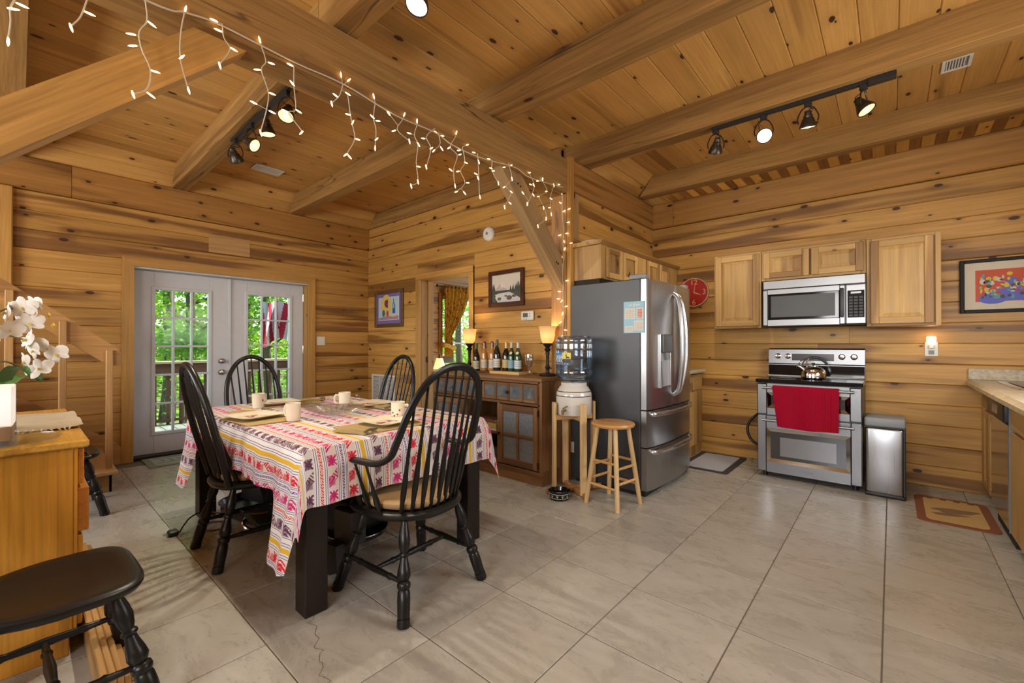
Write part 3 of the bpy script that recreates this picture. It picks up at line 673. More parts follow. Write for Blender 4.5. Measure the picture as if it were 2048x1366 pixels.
def make_cloth():
    """plan grid laid over the top; where it passes an edge it turns down and hangs in soft folds"""
    z0 = ZTOP + .005; OX, OYn, OYf = .285, .245, .26
    step = .0225; x0, x1, y0, y1 = TX0-OX, TX1+.265, TY0-OYn, TY1+OYf
    nx, ny = int((x1-x0)/step), int((y1-y0)/step)
    vs, uvs = [], []
    E = .012; KD = 2.25
    for i in range(nx+1):
        for j in range(ny+1):
            x = x0 + (x1-x0)*i/nx; y = y0 + (y1-y0)*j/ny
            vv = y
            ax = max(TX0-E-x, x-TX1-E, 0); ay = max(TY0-E-y, y-TY1-E, 0)
            sx = 1 if x > 0.5*(TX0+TX1) else -1; sy = 1 if y > 0.5*(TY0+TY1) else -1
            px = min(max(x, TX0-E), TX1+E); py = min(max(y, TY0-E), TY1+E)
            if ax == 0 and ay == 0:
                P = (px, py, z0 + .0012*math.sin(x*9)*math.sin(y*11))
            elif ax > 0 and ay > 0:
                r = math.hypot(ax, ay); th = math.atan2(ay, ax); w = math.sin(2*th); tt = th/(math.pi/2)
                if sy < 0:
                    L = 1 + (KD-1)*tt**3; drop = r*L*.985
                    ox = .028 + .05*r - .02*tt; oy = (.028 + .05*r)*math.sin(th) + .16*max(0, drop-.2)*tt**2
                else:
                    drop = r*(1 + .16*w); ox = (.03 + .2*w*r)*math.cos(th); oy = (.03 + .2*w*r)*math.sin(th)
                fl_ = min(1, r/.06)
                P = (px + sx*ox*fl_, py + sy*oy*fl_, z0 - drop); vv = TY0 - E - drop*math.sin(th) if sy < 0 else y
            else:
                a = max(ax, ay); s = (y if ax > 0 else x); k = 1
                if ay > 0 and sy < 0:
                    dc = min(TX1+E-x, x-TX0+E); q_ = min(1., max(0., (.27-dc)/.11)); k = 1 + (KD-1)*q_*q_*(3-2*q_); a *= k; vv = TY0 - E - a
                wob = (.010*math.sin(s*13+1.3) + .007*math.sin(s*29+.4))*min(1, a/.15)
                o = .028*min(1, a/.08) + .05*min(a, .3) + wob + (.16*max(0, a-.2)*(k-1)/(KD-1) if k > 1 else 0)
                P = (px + (sx*o if ax > 0 else 0), py + (sy*o if ay > 0 else 0), z0 - a*.985)
            vs.append(P); uvs.append((x - TX0, vv - TY0))
    fs = [(i*(ny+1)+j, (i+1)*(ny+1)+j, (i+1)*(ny+1)+j+1, i*(ny+1)+j+1) for i in range(nx) for j in range(ny)]
    mb = MB().add(vs, fs, 0, True); me = mb.mesh('tablecloth', cloth_mat())
    ul = me.uv_layers.new(name='UVMap')
    for lp in me.loops: ul.data[lp.index].uv = uvs[lp.vertex_index]
    o = tag(obj('tablecloth', me, None), 'white woven tablecloth with red, purple and yellow folk stripes on dining table', 'tablecloth')
    return o
make_cloth()
# ---- windsor chairs : local +Y is the way the sitter faces
def seat_mb(wf=.235, wb=.20, d=.215, z=.445, th=.045):
    n = 40; out = []
    for k in range(n):
        a = 2*math.pi*k/n; c, s = math.cos(a), math.sin(a)
        e = .45 if s > 0 else .85
        X = math.copysign(abs(c)**e, c); Y = math.copysign(abs(s)**e, s)
        w = wf if Y > 0 else wf + (wb-wf)*(-Y)
        out.append((X*w, Y*d))
    mb = MB(); rings = [(.86, z-th), (.965, z-th*.75), (1, z-th*.42), (1, z-th*.2), (.975, z-.004), (.93, z), (.78, z-.006), (.5, z-.016), (.2, z-.018)]
    vs = []
    for sc_, zz in rings:
        for X, Y in out: vs.append((X*sc_, Y*sc_, zz - (0 if sc_ > .9 else .004*math.cos(X*sc_/.1))))
    k = len(rings); fs = [(i*n+j, i*n+(j+1) % n, (i+1)*n+(j+1) % n, (i+1)*n+j) for i in range(k-1) for j in range(n)]
    fs += [tuple(range(n))[::-1], tuple((k-1)*n+j for j in range(n))]
    return mb.add(vs, fs, 0, True)
LEGP = [(0, .013), (.06, .015), (.13, .021), (.2, .024), (.27, .020), (.31, .015), (.325, .021), (.345, .021), (.36, .015), (.39, .0165), (.47, .024), (.53, .0275), (.565, .022), (.58, .018), (.595, .0255), (.62, .0275), (.645, .0255), (.66, .021), (.68, .0245), (.76, .026), (.90, .024), (.915, .0225), (.92, .0255), (.985, .0255), (1, .022)]
def turned(mb, a, b, prof, n=12, k=1.):
    a, b = Vector(a), Vector(b)
    return mb.tube([a + (b-a)*t for t, r in prof], [r*k for t, r in prof], n)
STRP = [(0, .009), (.1, .010), (.2, .012), (.23, .016), (.26, .012), (.3, .0125), (.5, .0165), (.7, .0125), (.74, .012), (.77, .016), (.8, .012), (.9, .010), (1, .009)]
SPP = [(0, .0085), (.08, .010), (.2, .0145), (.3, .0135), (.42, .0095), (.6, .0075), (.85, .006), (1, .0055)]
def chair(label, loc, rz, arms=False, cushion=None, group='black windsor chairs', back=True):
    t = thing('windsor_chair', label, 'chair', loc, rz, group)
    wf, wb, d = (.265, .225, .235) if arms else (.235, .20, .215)
    obj('seat', seat_mb(wf, wb, d), m_black, t)
    fe = {}
    for sx in (-1, 1):
        for sy in (-1, 1):
            top = (sx*(wf*.62), sy*d*.62, .41); foot = (sx*(wf+(.005 if sy > 0 else -.015)), sy*(d+.015), 0)
            fe[sx, sy] = (Vector(top), Vector(foot))
            obj('leg', turned(MB(), top, foot, LEGP, 12, 1.1), m_black, t)
    mid = {}
    for sx in (-1, 1):
        a = fe[sx, -1][0].lerp(fe[sx, -1][1], .60); b = fe[sx, 1][0].lerp(fe[sx, 1][1], .60); mid[sx] = a.lerp(b, .5)
        obj('stretcher', turned(MB(), a, b, STRP, 10), m_black, t)
    obj('stretcher', turned(MB(), mid[-1], mid[1], STRP, 10), m_black, t)
    zt = 1.115 if arms else 1.105
    if arms:
        half = [(.285, .20, .655), (.288, .14, .672), (.283, .02, .677), (.272, -.09, .682), (.258, -.165, .72), (.247, -.20, .79), (.222, -.25, .92), (.165, -.293, 1.04), (.085, -.313, 1.10), (0, -.318, zt)]
        path = [(-x, y, z) for x, y, z in half] + [(x, y, z) for x, y, z in half[::-1]][1:]
        P = crom(path, 5)
        rad = [.0205]*len(P)
        for k in range(6): rad[k] = rad[-1-k] = .0265 - .001*k
        bow = MB().tube(P, rad, 10, flat=.72, up=(0, 0, 1))
    else:
        half = [(.185, -.165, .44), (.205, -.195, .56), (.218, -.235, .72), (.205, -.27, .87), (.162, -.298, .99), (.09, -.318, 1.075), (0, -.325, zt)]
        path = [(-x, y, z) for x, y, z in half] + [(x, y, z) for x, y, z in half[::-1]][1:]
        P = crom(path, 6); bow = MB().tube(P, .0185, 10)
    obj('bow', bow, m_black, t)
    ns = 9 if arms else 7
    for k in range(ns):
        u = (k-(ns-1)/2)/((ns-1)/2)
        bx = u*wb*.78; by = -d*.80 + .055*u*u; base = Vector((bx, by, .435))
        tx = u*(.20 if arms else .172)
        cand = [p for p in P if p.z > .80] if arms else [p for p in P if p.z > .60]
        top = min(cand, key=lambda p: abs(p.x-tx) - p.z*.02)
        obj('spindle', turned(MB(), base, top, SPP, 8), m_black, t)
    if arms:
        for sx in (-1, 1):
            for q, (yy, by_) in enumerate(((.165, .10), (.075, .03), (-.02, -.05))):
                top = Vector((sx*.284, yy, .668)); obj('arm_spindle', turned(MB(), (sx*(wf*.86), by_, .435), top, SPP, 8, 1.15 if q == 0 else 1.), m_black, t)
    if cushion:
        cm = seat_mb(wf*.86, wb*.82, d*.84, .485, .045); obj('cushion', cm, cushion, t)
    return t
m_cush = flat('tan_suede_cushion', (.42, .27, .12), .8); m_cush2 = flat('gold_striped_cushion', (.45, .28, .10), .8)
def stripe_cushion():
    t = NT('striped_seat_pad'); c = t.n('TexCoord').outputs['Object']; x, y, z = t.sep(c)
    f = t.math('GREATER_THAN', t.math('SINE', t.math('MULTIPLY', y, 160.)), .1)
    return t.fin(t.mix(f, (.42, .26, .09), (.16, .085, .035)), .85)
chair('black windsor armchair with tan cushion at the near end of the dining table', (-1.845, 1.335, 0), R(93), True, m_cush)
chair('black windsor chair with striped cushion on the left side of the dining table', (-2.92, .935, 0), R(0), False, stripe_cushion())
chair('black windsor chair at the far end of the dining table before the french doors', (-4.02, 1.40, 0), R(-88))
chair('black windsor chair on the far side of the dining table near the doorway', (-3.36, 2.02, 0), R(184))
chair('black windsor chair cut off by the left edge beside the amber buffet', (-2.06, .075, 0), R(2))
chair('black windsor chair behind the amber buffet next to the stairs', (-4.47, .19, 0), R(0))
# ---- table settings
m_mat = flat('olive_placemat', (.40, .28, .10), .9); m_nap = flat('khaki_napkin', (.36, .26, .10), .9)
def china():
    t = NT('cream_stoneware'); c = t.n('TexCoord').outputs['Object']
    return t.fin((.80, .71, .54), .18, spec=.5)
m_china = china(); m_berry = flat('red_berry_print', (.40, .03, .03), .3); m_leafp = flat('dark_leaf_print', (.10, .09, .05), .3)
ZC_ = ZTOP + .0068
def rrect(w, d, r, n=5):
    out = []
    for cx, cy, a0 in ((w-r, d-r, 0), (-w+r, d-r, 90), (-w+r, -d+r, 180), (w-r, -d+r, 270)):
        for k in range(n+1): a = R(a0+90*k/n); out.append((cx+r*math.cos(a), cy+r*math.sin(a)))
    return out
def loft(rings, mb=None, mi=0, smooth=True):
    mb = mb or MB(); n = len(rings[0]); vs = [p for r in rings for p in r]; k = len(rings)
    fs = [(i*n+j, i*n+(j+1) % n, (i+1)*n+(j+1) % n, (i+1)*n+j) for i in range(k-1) for j in range(n)] + [tuple(range(n))[::-1], tuple((k-1)*n+j for j in range(n))]
    return mb.add(vs, fs, mi, smooth)
def placemat(x, y, rz, label):
    single('placemat', MB().prism(rrect(.215, .15, .02), 0, .004), m_mat, label, 'placemat', (x, y, ZC_), rz, 'olive placemats')
def plate(x, y, rz, label, z=0):
    P = lambda s, zz: [(px*s, py*s, zz) for px, py in rrect(.135, .135, .045)]
    t = thing('plate', label, 'plate', (x, y, ZC_+.0045+z), rz, 'square cream plates')
    obj('dish', loft([P(.62, 0), P(.70, .003), P(1, .019), P(1.01, .022), P(.98, .0225), P(.72, .008), P(.4, .007)]), m_china, t)
    mb = MB(); q = random.Random(x*100)
    for k in range(5):
        a, r = q.uniform(0, 6.28), q.uniform(.0, .05); mb.lathe([(.011, 0), (.012, .0012), (.001, .0016)], 8, (r*math.cos(a)-.03, r*math.sin(a), .0074))
    obj('berry_print', mb, m_berry, t)
    mb = MB()
    for k in range(6):
        a, r = q.uniform(0, 6.28), q.uniform(.0, .045); mb.add([(r*math.cos(a)+.03+dx, r*math.sin(a)+dy, .0078) for dx, dy in ((-.016, 0), (0, .006), (.016, .004), (0, -.006))], [(0, 1, 2, 3)])
    obj('leaf_print', mb, m_leafp, t)
def mug(x, y, rz, label, h=.105, r=.041):
    t = thing('mug', label, 'mug', (x, y, ZC_), rz, 'cream mugs')
    obj('cup', MB().lathe([(.001, 0), (r*.86, 0), (r*.93, .006), (r, .04), (r*1.04, h-.003), (r*1.05, h), (r*.98, h-.001), (r*.92, .02), (.001, .012)], 24, cap=False), m_china, t)
    obj('handle', MB().tube(crom([(r*.98, 0, h*.80), (r*1.5, 0, h*.82), (r*1.72, 0, h*.55), (r*1.5, 0, h*.28), (r*.95, 0, h*.22)], 4), .0058, 8, flat=1.2), m_china, t)
    mb = MB(); mb2 = MB(); q = random.Random(int(x*977))
    for k in range(7):
        a = q.uniform(-2.6, -.3); z = q.uniform(.015, .07); rr = r*1.03+.0006
        c = Vector((rr*math.cos(a), rr*math.sin(a), z)); tn = Vector((-math.sin(a), math.cos(a), 0)); up = Vector((0, 0, 1))
        pts = [c+tn*.006*math.cos(w)+up*.006*math.sin(w)+Vector((math.cos(a), math.sin(a), 0))*.0008 for w in [2*math.pi*i/8 for i in range(8)]]
        (mb if k < 3 else mb2).add(pts, [tuple(range(8))])
    obj('berry_print', mb, m_berry, t); obj('leaf_print', mb2, m_leafp, t)
def napkin(x, y, rz, label, z=.0):
    t = thing('napkin', label, 'napkin', (x, y, ZC_+.0045+z), rz, 'khaki napkins')
    mb = MB(); nx = 16; vs = []
    for i in range(nx+1):
        for j in range(7):
            u = i/nx; v = j/6; vs.append(((u-.5)*.20, (v-.5)*.115*(1-.25*u), .010 + .006*math.sin(u*5) + .008*math.sin(v*9+u)*u))
    n2 = len(vs); vs += [(x_, y_, 0) for x_, y_, z_ in vs]
    fs = [(i*7+j, (i+1)*7+j, (i+1)*7+j+1, i*7+j+1) for i in range(nx) for j in range(6)]
    fs += [tuple(n2+k for k in f)[::-1] for f in fs]
    bord = [i*7 for i in range(nx+1)] + [nx*7+j for j in range(1, 7)] + [i*7+6 for i in range(nx-1, -1, -1)] + [j for j in range(5, 0, -1)]
    fs += [(bord[k], bord[(k+1) % len(bord)], n2+bord[(k+1) % len(bord)], n2+bord[k]) for k in range(len(bord))]
    obj('cloth', mb.add(vs, fs, 0, True), m_nap, t)
    obj('rolled_edge', MB().tube(crom([(.095, -.05, .012), (.10, -.015, .02), (.092, .02, .014), (.10, .045, .018)], 4), .007, 8), flat('napkin_hem', (.14, .12, .07), .9), t)
placemat(-2.93, .985, R(4), 'olive placemat under the berry plate by the left chair')
plate(-2.98, .975, R(12), 'square cream plate with red berries in front of the left chair')
napkin(-3.20, 1.00, R(80), 'khaki napkin left of the berry plate'); mug(-2.72, 1.10, R(200), 'cream mug beside the berry plate nearest the left chair')
placemat(-2.17, 1.36, R(92), 'olive placemat at the armchair end of the table')
plate(-2.20, 1.42, R(96), 'plain square cream plate in front of the armchair')
napkin(-2.11, 1.17, R(20), 'khaki napkin with rolled hem near the front table corner'); mug(-2.30, 1.555, R(35), 'cream mug with red berry sprig at the armchair setting')
placemat(-3.52, 1.39, R(90), 'olive placemat at the door end of the table')
plate(-3.54, 1.32, R(88), 'square cream plate set before the chair by the doors')
napkin(-3.53, 1.56, R(85), 'khaki napkin folded at the door end of the table'); mug(-3.44, 1.15, R(120), 'cream mug at the door end of the table')
placemat(-3.0, 1.76, R(0), 'olive placemat on the far side of the table')
plate(-2.94, 1.76, R(5), 'square cream plate on the far side of the table')
napkin(-2.74, 1.74, R(-5), 'khaki napkin on the far side of the table'); mug(-3.05, 1.60, R(250), 'cream mug standing near the middle of the far side')
bw = thing('glass_bowl', 'wide shallow cut glass bowl in the middle of the table', 'bowl', (-2.76, 1.385, ZC_))
obj('bowl', MB().lathe([(.001, .0), (.075, .0), (.09, .004), (.15, .03), (.185, .042), (.19, .045), (.183, .046), (.145, .035), (.085, .010), (.001, .008)], 40, cap=False), m_clear, bw)
mb = MB()
for k in range(24):
    a = 2*math.pi*k/24; mb.tube([(math.cos(a)*.10, math.sin(a)*.10, .012), (math.cos(a)*.178, math.sin(a)*.178, .042)], .003, 5)
obj('cut_ribs', mb, m_clear, bw)
dsh = thing('glass_dish', 'small flat glass dish near the door end of the table', 'dish', (-3.28, 1.40, ZC_))
obj('dish', MB().lathe([(.001, 0), (.07, 0), (.115, .012), (.118, .014), (.07, .004), (.001, .003)], 32, cap=False), m_clear, dsh)
sk = thing('salt_shaker', 'small clear salt shaker at the far edge of the table', 'shaker', (-3.35, 1.87, ZC_))
obj('jar', MB().lathe([(.001, 0), (.016, 0), (.018, .01), (.015, .035)], 14), m_clear, sk); obj('cap', MB().lathe([(.016, .035), (.016, .045), (.001, .048)], 14), m_chrome, sk)
# ---- things under the table
vc = thing('vacuum_base', 'black appliance with splayed feet under the near table corner', 'appliance', (-2.38, 1.33, 0), R(10))
obj('foot', MB().prism([(-.30, 0), (-.24, 0), (-.06, .02), (-.10, .20), (-.15, .20), (-.22, .05), (-.30, .04)], -.03, .03, 'y'), m_blackp, vc)
obj('foot', MB().prism([(-.04, 0), (.10, 0), (.16, .03), (.15, .16), (.06, .16), (.0, .05), (-.04, .03)], -.26, -.17, 'y'), m_blackp, vc)
obj('housing', MB().rbox(-.16, .13, -.16, .14, .15, .36, .04), m_blackp, vc)
obj('tray', MB().lathe([(.001, .11), (.14, .11), (.17, .13), (.175, .155), (.16, .15), (.001, .13)], 28, (.02, -.02, 0), cap=False), m_bglass, vc)
obj('tray_rim', MB().tube([(.02+.175*math.cos(a), -.02+.175*math.sin(a), .155) for a in [R(180+6*i) for i in range(31)]], .005, 6), m_chrome, vc)
m_dgrey = flat('dark_grey_metal', (.07, .075, .085), .3, .5)
obj('panel', MB().cbox(.05, .20, -.20, -.10, .14, .33, .008), m_dgrey, vc); obj('panel', MB().cbox(-.13, -.06, -.20, -.16, .22, .36, .006), m_dgrey, vc)
gr_ = thing('griddle', 'dark oval electric griddle lying on the floor under the table', 'griddle', (-3.44, 1.16, 0), R(12))
P = lambda s, zz: [(px*s, py*s, zz) for px, py in rrect(.27, .19, .15, 7)]
obj('pan', loft([P(.86, .005), P(.97, .03), P(1, .085), P(1.03, .09), P(1.0, .095), P(.94, .06), P(.5, .055)]), flat('dark_enamel', (.03, .022, .018), .25), gr_)
obj('rim', MB().tube([(x_*1.02, y_*1.02, .092) for x_, y_ in rrect(.27, .19, .15, 7)] + [(rrect(.27, .19, .15, 7)[0][0]*1.02, rrect(.27, .19, .15, 7)[0][1]*1.02, .092)], .007, 6), flat('copper_rim', (.25, .10, .05), .3, .6), gr_)
obj('handle', MB().tube(crom([(.20, -.20, .08), (.24, -.25, .06), (.27, -.24, .03), (.30, -.22, .02)], 4), [.012]*13, 8), m_chrome, gr_)
obj('lid_box', MB().prism([(-.16, .10), (.14, .10), (.07, .25), (-.10, .25)], -.05, .15, 'y'), m_blackp, gr_)
bx = thing('storage_tray', 'flat black tray with pale papers under the table', 'tray', (-3.40, 1.575, 0), R(0))
obj('tray', MB().cbox(-.26, .32, -.16, .16, 0, .06, .008), m_blackp, bx)
obj('papers', MB().cbox(-.20, .26, -.12, .13, .061, .13, .004), flat('pale_blue_paper', (.5, .56, .62), .7), bx)
cd = thing('power_cord', 'black power cord with plug trailing from under the table', 'cord', (-3.45, .66, 0))
obj('cable', MB().tube(crom([(.02, .03, .018), (-.06, .07, .03), (-.12, .12, .05), (-.16, .19, .05), (-.10, .28, .012), (.02, .36, .012), (.12, .48, .02)], 6), .005, 8), m_blackp, cd)
obj('plug', MB().cbox(-.03, .03, -.028, .026, 0, .035, .008), m_blackp, cd)
obj('prong', MB().box(-.012, -.008, -.05, -.028, .014, .022).box(.008, .012, -.05, -.028, .014, .022), m_chrome, cd)
cd2 = single('cable_loop', MB().tube(crom([(0, 0, .01), (-.10, .03, .05), (-.14, .10, .07), (-.06, .16, .05), (.06, .14, .02), (.02, .05, .008), (-.08, .02, .008), (-.13, .08, .01), (-.06, .17, .012)], 6), .0055, 8), flat('brown_cable', (.10, .035, .02), .5), 'brown looped cable on the floor beside the far left table leg', 'cable', (-3.36, .78, 0))
# ------------------------------------------------------------------ kitchen
def door_panel(mb_parent, x0, x1, z0, z1, yf, knob=None, t=.02, fr=.055, axis_v=None, axis_h=None, name='door'):
    """raised-panel cabinet door in the XZ plane, its face at y = yf looking to -Y"""
    d = obj(name, MB().cbox(x0+.002, x1-.002, yf+t*.6, yf+t, z0+.002, z1-.002, .002), m_cab, mb_parent)
    for a, b in ((x0, x0+fr), (x1-fr, x1)): obj('stile', MB().cbox(a, b, yf, yf+t*.9, z0, z1, .004), m_cab, d)
    for a, b in ((z0, z0+fr), (z1-fr, z1)): obj('rail', MB().cbox(x0+fr, x1-fr, yf+.001, yf+t*.9, a, b, .004), m_cab_h, d)
    a, b, c2, e = x0+fr, x1-fr, z0+fr, z1-fr; i = min(.032, (b-a)*.22, (e-c2)*.22)
    mb = MB(); vs = [(a, yf+t*.55, c2), (b, yf+t*.55, c2), (b, yf+t*.55, e), (a, yf+t*.55, e), (a+i, yf+.003, c2+i), (b-i, yf+.003, c2+i), (b-i, yf+.003, e-i), (a+i, yf+.003, e-i)]
    mb.add(vs, [(0, 1, 5, 4), (1, 2, 6, 5), (2, 3, 7, 6), (3, 0, 4, 7), (4, 5, 6, 7)]); obj('panel', mb, m_cab, d)
    return d
YU = 4.845
def upper(label, x0, x1, z0, z1, doors):
    t = thing('wall_cabinet', label, 'cabinet', (x0, YC-.005, z0)); ox, oy, oz = x0, YC-.005, z0
    L = lambda: None
    obj('carcass', MB().box(0, x1-x0, YU-oy, 0, 0, z1-z0), m_cab, t)
    for a, b in ((0, .035), (x1-x0-.035, x1-x0)): obj('face_stile', MB().cbox(a, b, YU-oy-.018, YU-oy, 0, z1-z0, .003), m_cab, t)
    for a, b in ((0, .03), (z1-z0-.03, z1-z0)): obj('face_rail', MB().cbox(.035, x1-x0-.035, YU-oy-.017, YU-oy, a, b, .003), m_cab_h, t)
    for a, b in doors: door_panel(t, a-x0, b-x0, .022, z1-z0-.022, YU-oy-.038)
    return t
upper('tall narrow hickory wall cabinet left of the microwave', -1.40, -.965, 1.38, 2.135, [(-1.385, -.98)])
upper('short two-door hickory cabinet above the microwave', -.962, -.165, 1.835, 2.13, [(-.945, -.572), (-.556, -.18)])
upper('wide hickory wall cabinet right of the microwave', -.162, .298, 1.37, 2.12, [(-.135, .255)])
# ---- microwave
mw = thing('microwave', 'stainless over-range microwave between the wall cabinets', 'microwave', (-.55, YC-.005, 1.395))
y0 = 4.755 - (YC-.005)
obj('body', MB().cbox(-.385, .385, y0+.03, 0, 0, .432, .006), m_fside, mw)
obj('vent_panel', MB().cbox(-.388, .388, y0, y0+.04, .345, .432, .008), m_steel, mw)
dr = obj('door', MB().cbox(-.388, -.345, y0, y0+.04, .0, .342, .006).cbox(.205, .247, y0, y0+.04, 0, .342, .006).box(-.345, .205, y0+.001, y0+.04, 0, .055).box(-.345, .205, y0+.001, y0+.04, .30, .342), m_steel, mw)
obj('window_frame', MB().cbox(-.345, .205, y0-.002, y0+.02, .055, .30, .004), m_bglass, dr)
obj('window_mesh', MB().cbox(-.32, .175, y0-.004, y0, .078, .28, .002), flat('microwave_mesh', (.045, .045, .047), .4), dr)
obj('handle', MB().rbox(.210, .238, y0-.035, y0-.012, .06, .315, .008).box(.218, .23, y0-.012, y0, .075, .095).box(.218, .23, y0-.012, y0, .28, .30), m_blackp, dr)
cp = obj('control_panel', MB().cbox(.25, .388, y0, y0+.04, 0, .342, .006), m_steel, mw)
obj('keypad', MB().cbox(.262, .377, y0-.003, y0, .055, .29, .002), flat('keypad_black', (.012, .012, .013), .7, Specular_IOR_Level=.2), cp)
obj('display', MB().box(.285, .355, y0-.005, y0-.002, .262, .278), flat('display_pale', (.6, .62, .62), .3), cp)
m_key = flat('keypad_key', (.09, .09, .095), .7, Specular_IOR_Level=.2)
for r_ in range(7):
    for c_ in range(3): obj('key', MB().cbox(.273+c_*.034, .298+c_*.034, y0-.006, y0-.003, .065+r_*.026, .082+r_*.026, .001), m_key, cp)
obj('underside', MB().box(-.38, .38, y0+.01, -.01, -.008, 0), m_dark, mw)
# ---- stove
st = thing('stove', 'stainless double-oven stove with black glass top against the kitchen wall', 'stove', (-.565, 4.55, 0)); w = .382
obj('body', MB().cbox(-w, w, .03, .60, .045, .87, .005), m_fside, st)
obj('foot', MB().lathe([(.02, 0), (.02, .05)], 10, (-w+.05, .08, 0)).lathe([(.02, 0), (.02, .05)], 10, (w-.05, .08, 0)).lathe([(.02, 0), (.02, .05)], 10, (-w+.05, .55, 0)).lathe([(.02, 0), (.02, .05)], 10, (w-.05, .55, 0)), m_blackp, st)
ct = obj('cooktop', MB().cbox(-w-.008, w+.008, -.025, .53, .868, .900, .006), m_bglass, st)
mbr = MB()
for bx_, by_, br_ in ((-.19, .12, .10), (.19, .12, .085), (-.19, .37, .08), (.19, .37, .10)):
    mbr.tube([(bx_+br_*math.cos(R(10*i)), by_+br_*math.sin(R(10*i)), .9005) for i in range(37)], .0012, 5)
obj('burner_ring', mbr, m_grey, ct)
def oven_door(z0, z1, wz0, wz1, ww):
    d = obj('oven_door', MB().cbox(-w, -ww, -.0, .045, z0, z1, .008).cbox(ww, w, 0, .045, z0, z1, .008).box(-ww, ww, 0.0005, .045, z0, wz0).box(-ww, ww, .0005, .045, wz1, z1), m_steel, st)
    fr = MB(); e = .03
    vs = [(-ww, -.004, wz0), (ww, -.004, wz0), (ww, -.004, wz1), (-ww, -.004, wz1), (-ww+e, .012, wz0+e), (ww-e, .012, wz0+e), (ww-e, .012, wz1-e), (-ww+e, .012, wz1-e)]
    fr.add(vs, [(0, 1, 5, 4), (1, 2, 6, 5), (2, 3, 7, 6), (3, 0, 4, 7)]); obj('window_bevel', fr, m_chrome, d)
    obj('window', MB().box(-ww+.02, ww-.02, .012, .03, wz0+.02, wz1-.02), flat('oven_glass', (.10, .10, .105), .12, .6), d)
    obj('handle', MB().tube([(-w+.05, -.045, z1-.035), (w-.05, -.045, z1-.035)], .012, 12).tube([(-w+.06, 0, z1-.035), (-w+.06, -.045, z1-.035)], .009, 8).tube([(w-.06, 0, z1-.035), (w-.06, -.045, z1-.035)], .009, 8), m_steel, d)
    return d
oven_door(.575, .858, .635, .78, .30); ld = oven_door(.05, .562, .145, .45, .305)
obj('oven_reflection', MB().box(-.2, .21, .010, .0115, .205, .375), flat('oven_reflection_grey', (.28, .28, .29), .2, .5), ld)  # pale sheet painted in as the floor's reflection in the window
mbl = MB()
for k in range(4): mbl.box(-.045+k*.024, -.030+k*.024, -.003, 0, .085, .105)
obj('maker_badge', mbl, m_grey, ld)
bgd = obj('backguard', MB().prism([(.50, .90), (.585, .90), (.585, 1.175), (.545, 1.18), (.525, 1.165), (.515, 1.03), (.52, 1.02), (.52, .93)], -w, w, 'x'), m_steel, st)
obj('black_band', MB().cbox(-w+.002, w-.002, .508, .516, .905, 1.012, .002), m_bglass, bgd)
obj('control_display', MB().cbox(-.18, .155, .508, .52, 1.06, 1.125, .003), flat('control_glass', (.12, .12, .125), .15), bgd)
for kx in (-.30, -.215, .215, .305):
    k = obj('knob', MB().lathe([(.027, 0), (.027, .006), (.02, .01), (.018, .028), (.001, .029)], 20), m_chrome, bgd, (kx, .521, 1.10)); k.rotation_euler = (R(90), 0, 0)
# ---- towel over the upper oven handle
tw = MB(); NX_, NZ_ = 40, 20; vs = []
for i in range(NX_+1):
    for j in range(NZ_+1):
        u = i/NX_; v = j/NZ_; wd_ = .485 - .045*v
        z = .830 - .345*v - .012*math.sin(u*3.1)*v; y = -.064 - .008*math.sin(u*14)*v - .012*v
        vs.append(((u-.5)*wd_ + .02*v, y, z))
fs = [(i*(NZ_+1)+j, (i+1)*(NZ_+1)+j, (i+1)*(NZ_+1)+j+1, i*(NZ_+1)+j+1) for i in range(NX_) for j in range(NZ_)]
n0 = len(vs); vs += [(x, y+.008, z) for x, y, z in vs]; fs += [tuple(n0+k for k in f)[::-1] for f in fs]
bord = [i*(NZ_+1) for i in range(NX_+1)] + [NX_*(NZ_+1)+j for j in range(1, NZ_+1)] + [i*(NZ_+1)+NZ_ for i in range(NX_-1, -1, -1)] + [j for j in range(NZ_-1, 0, -1)]
fs += [(bord[k], bord[(k+1) % len(bord)], n0+bord[(k+1) % len(bord)], n0+bord[k]) for k in range(len(bord))]
def towel_mat():
    t = NT('crimson_towel'); c = t.n('TexCoord').outputs['Object']; x, y, z = t.sep(c)
    rib = t.math('SINE', t.math('MULTIPLY', x, 620.)); t.bump(rib, .5, .003)
    return t.fin(t.mix(t.math('MULTIPLY_ADD', rib, .25, .4), (.34, .004, .022), (.20, .002, .012)), .9, spec=.1)
tw_o = thing('dish_towel', 'crimson ribbed dish towel hanging over the upper oven handle', 'towel', (-.572, 4.55, 0))
obj('front_fall', MB().add(vs, fs, 0, True), towel_mat(), tw_o)
obj('fold', MB().prism([(-.064, .828), (-.060, .842), (-.045, .848), (-.030, .842), (-.028, .70), (-.034, .70), (-.036, .836), (-.045, .840), (-.055, .836), (-.058, .828)], -.24, .24, 'x', smooth=True), bpy.data.materials['crimson_towel'], tw_o)
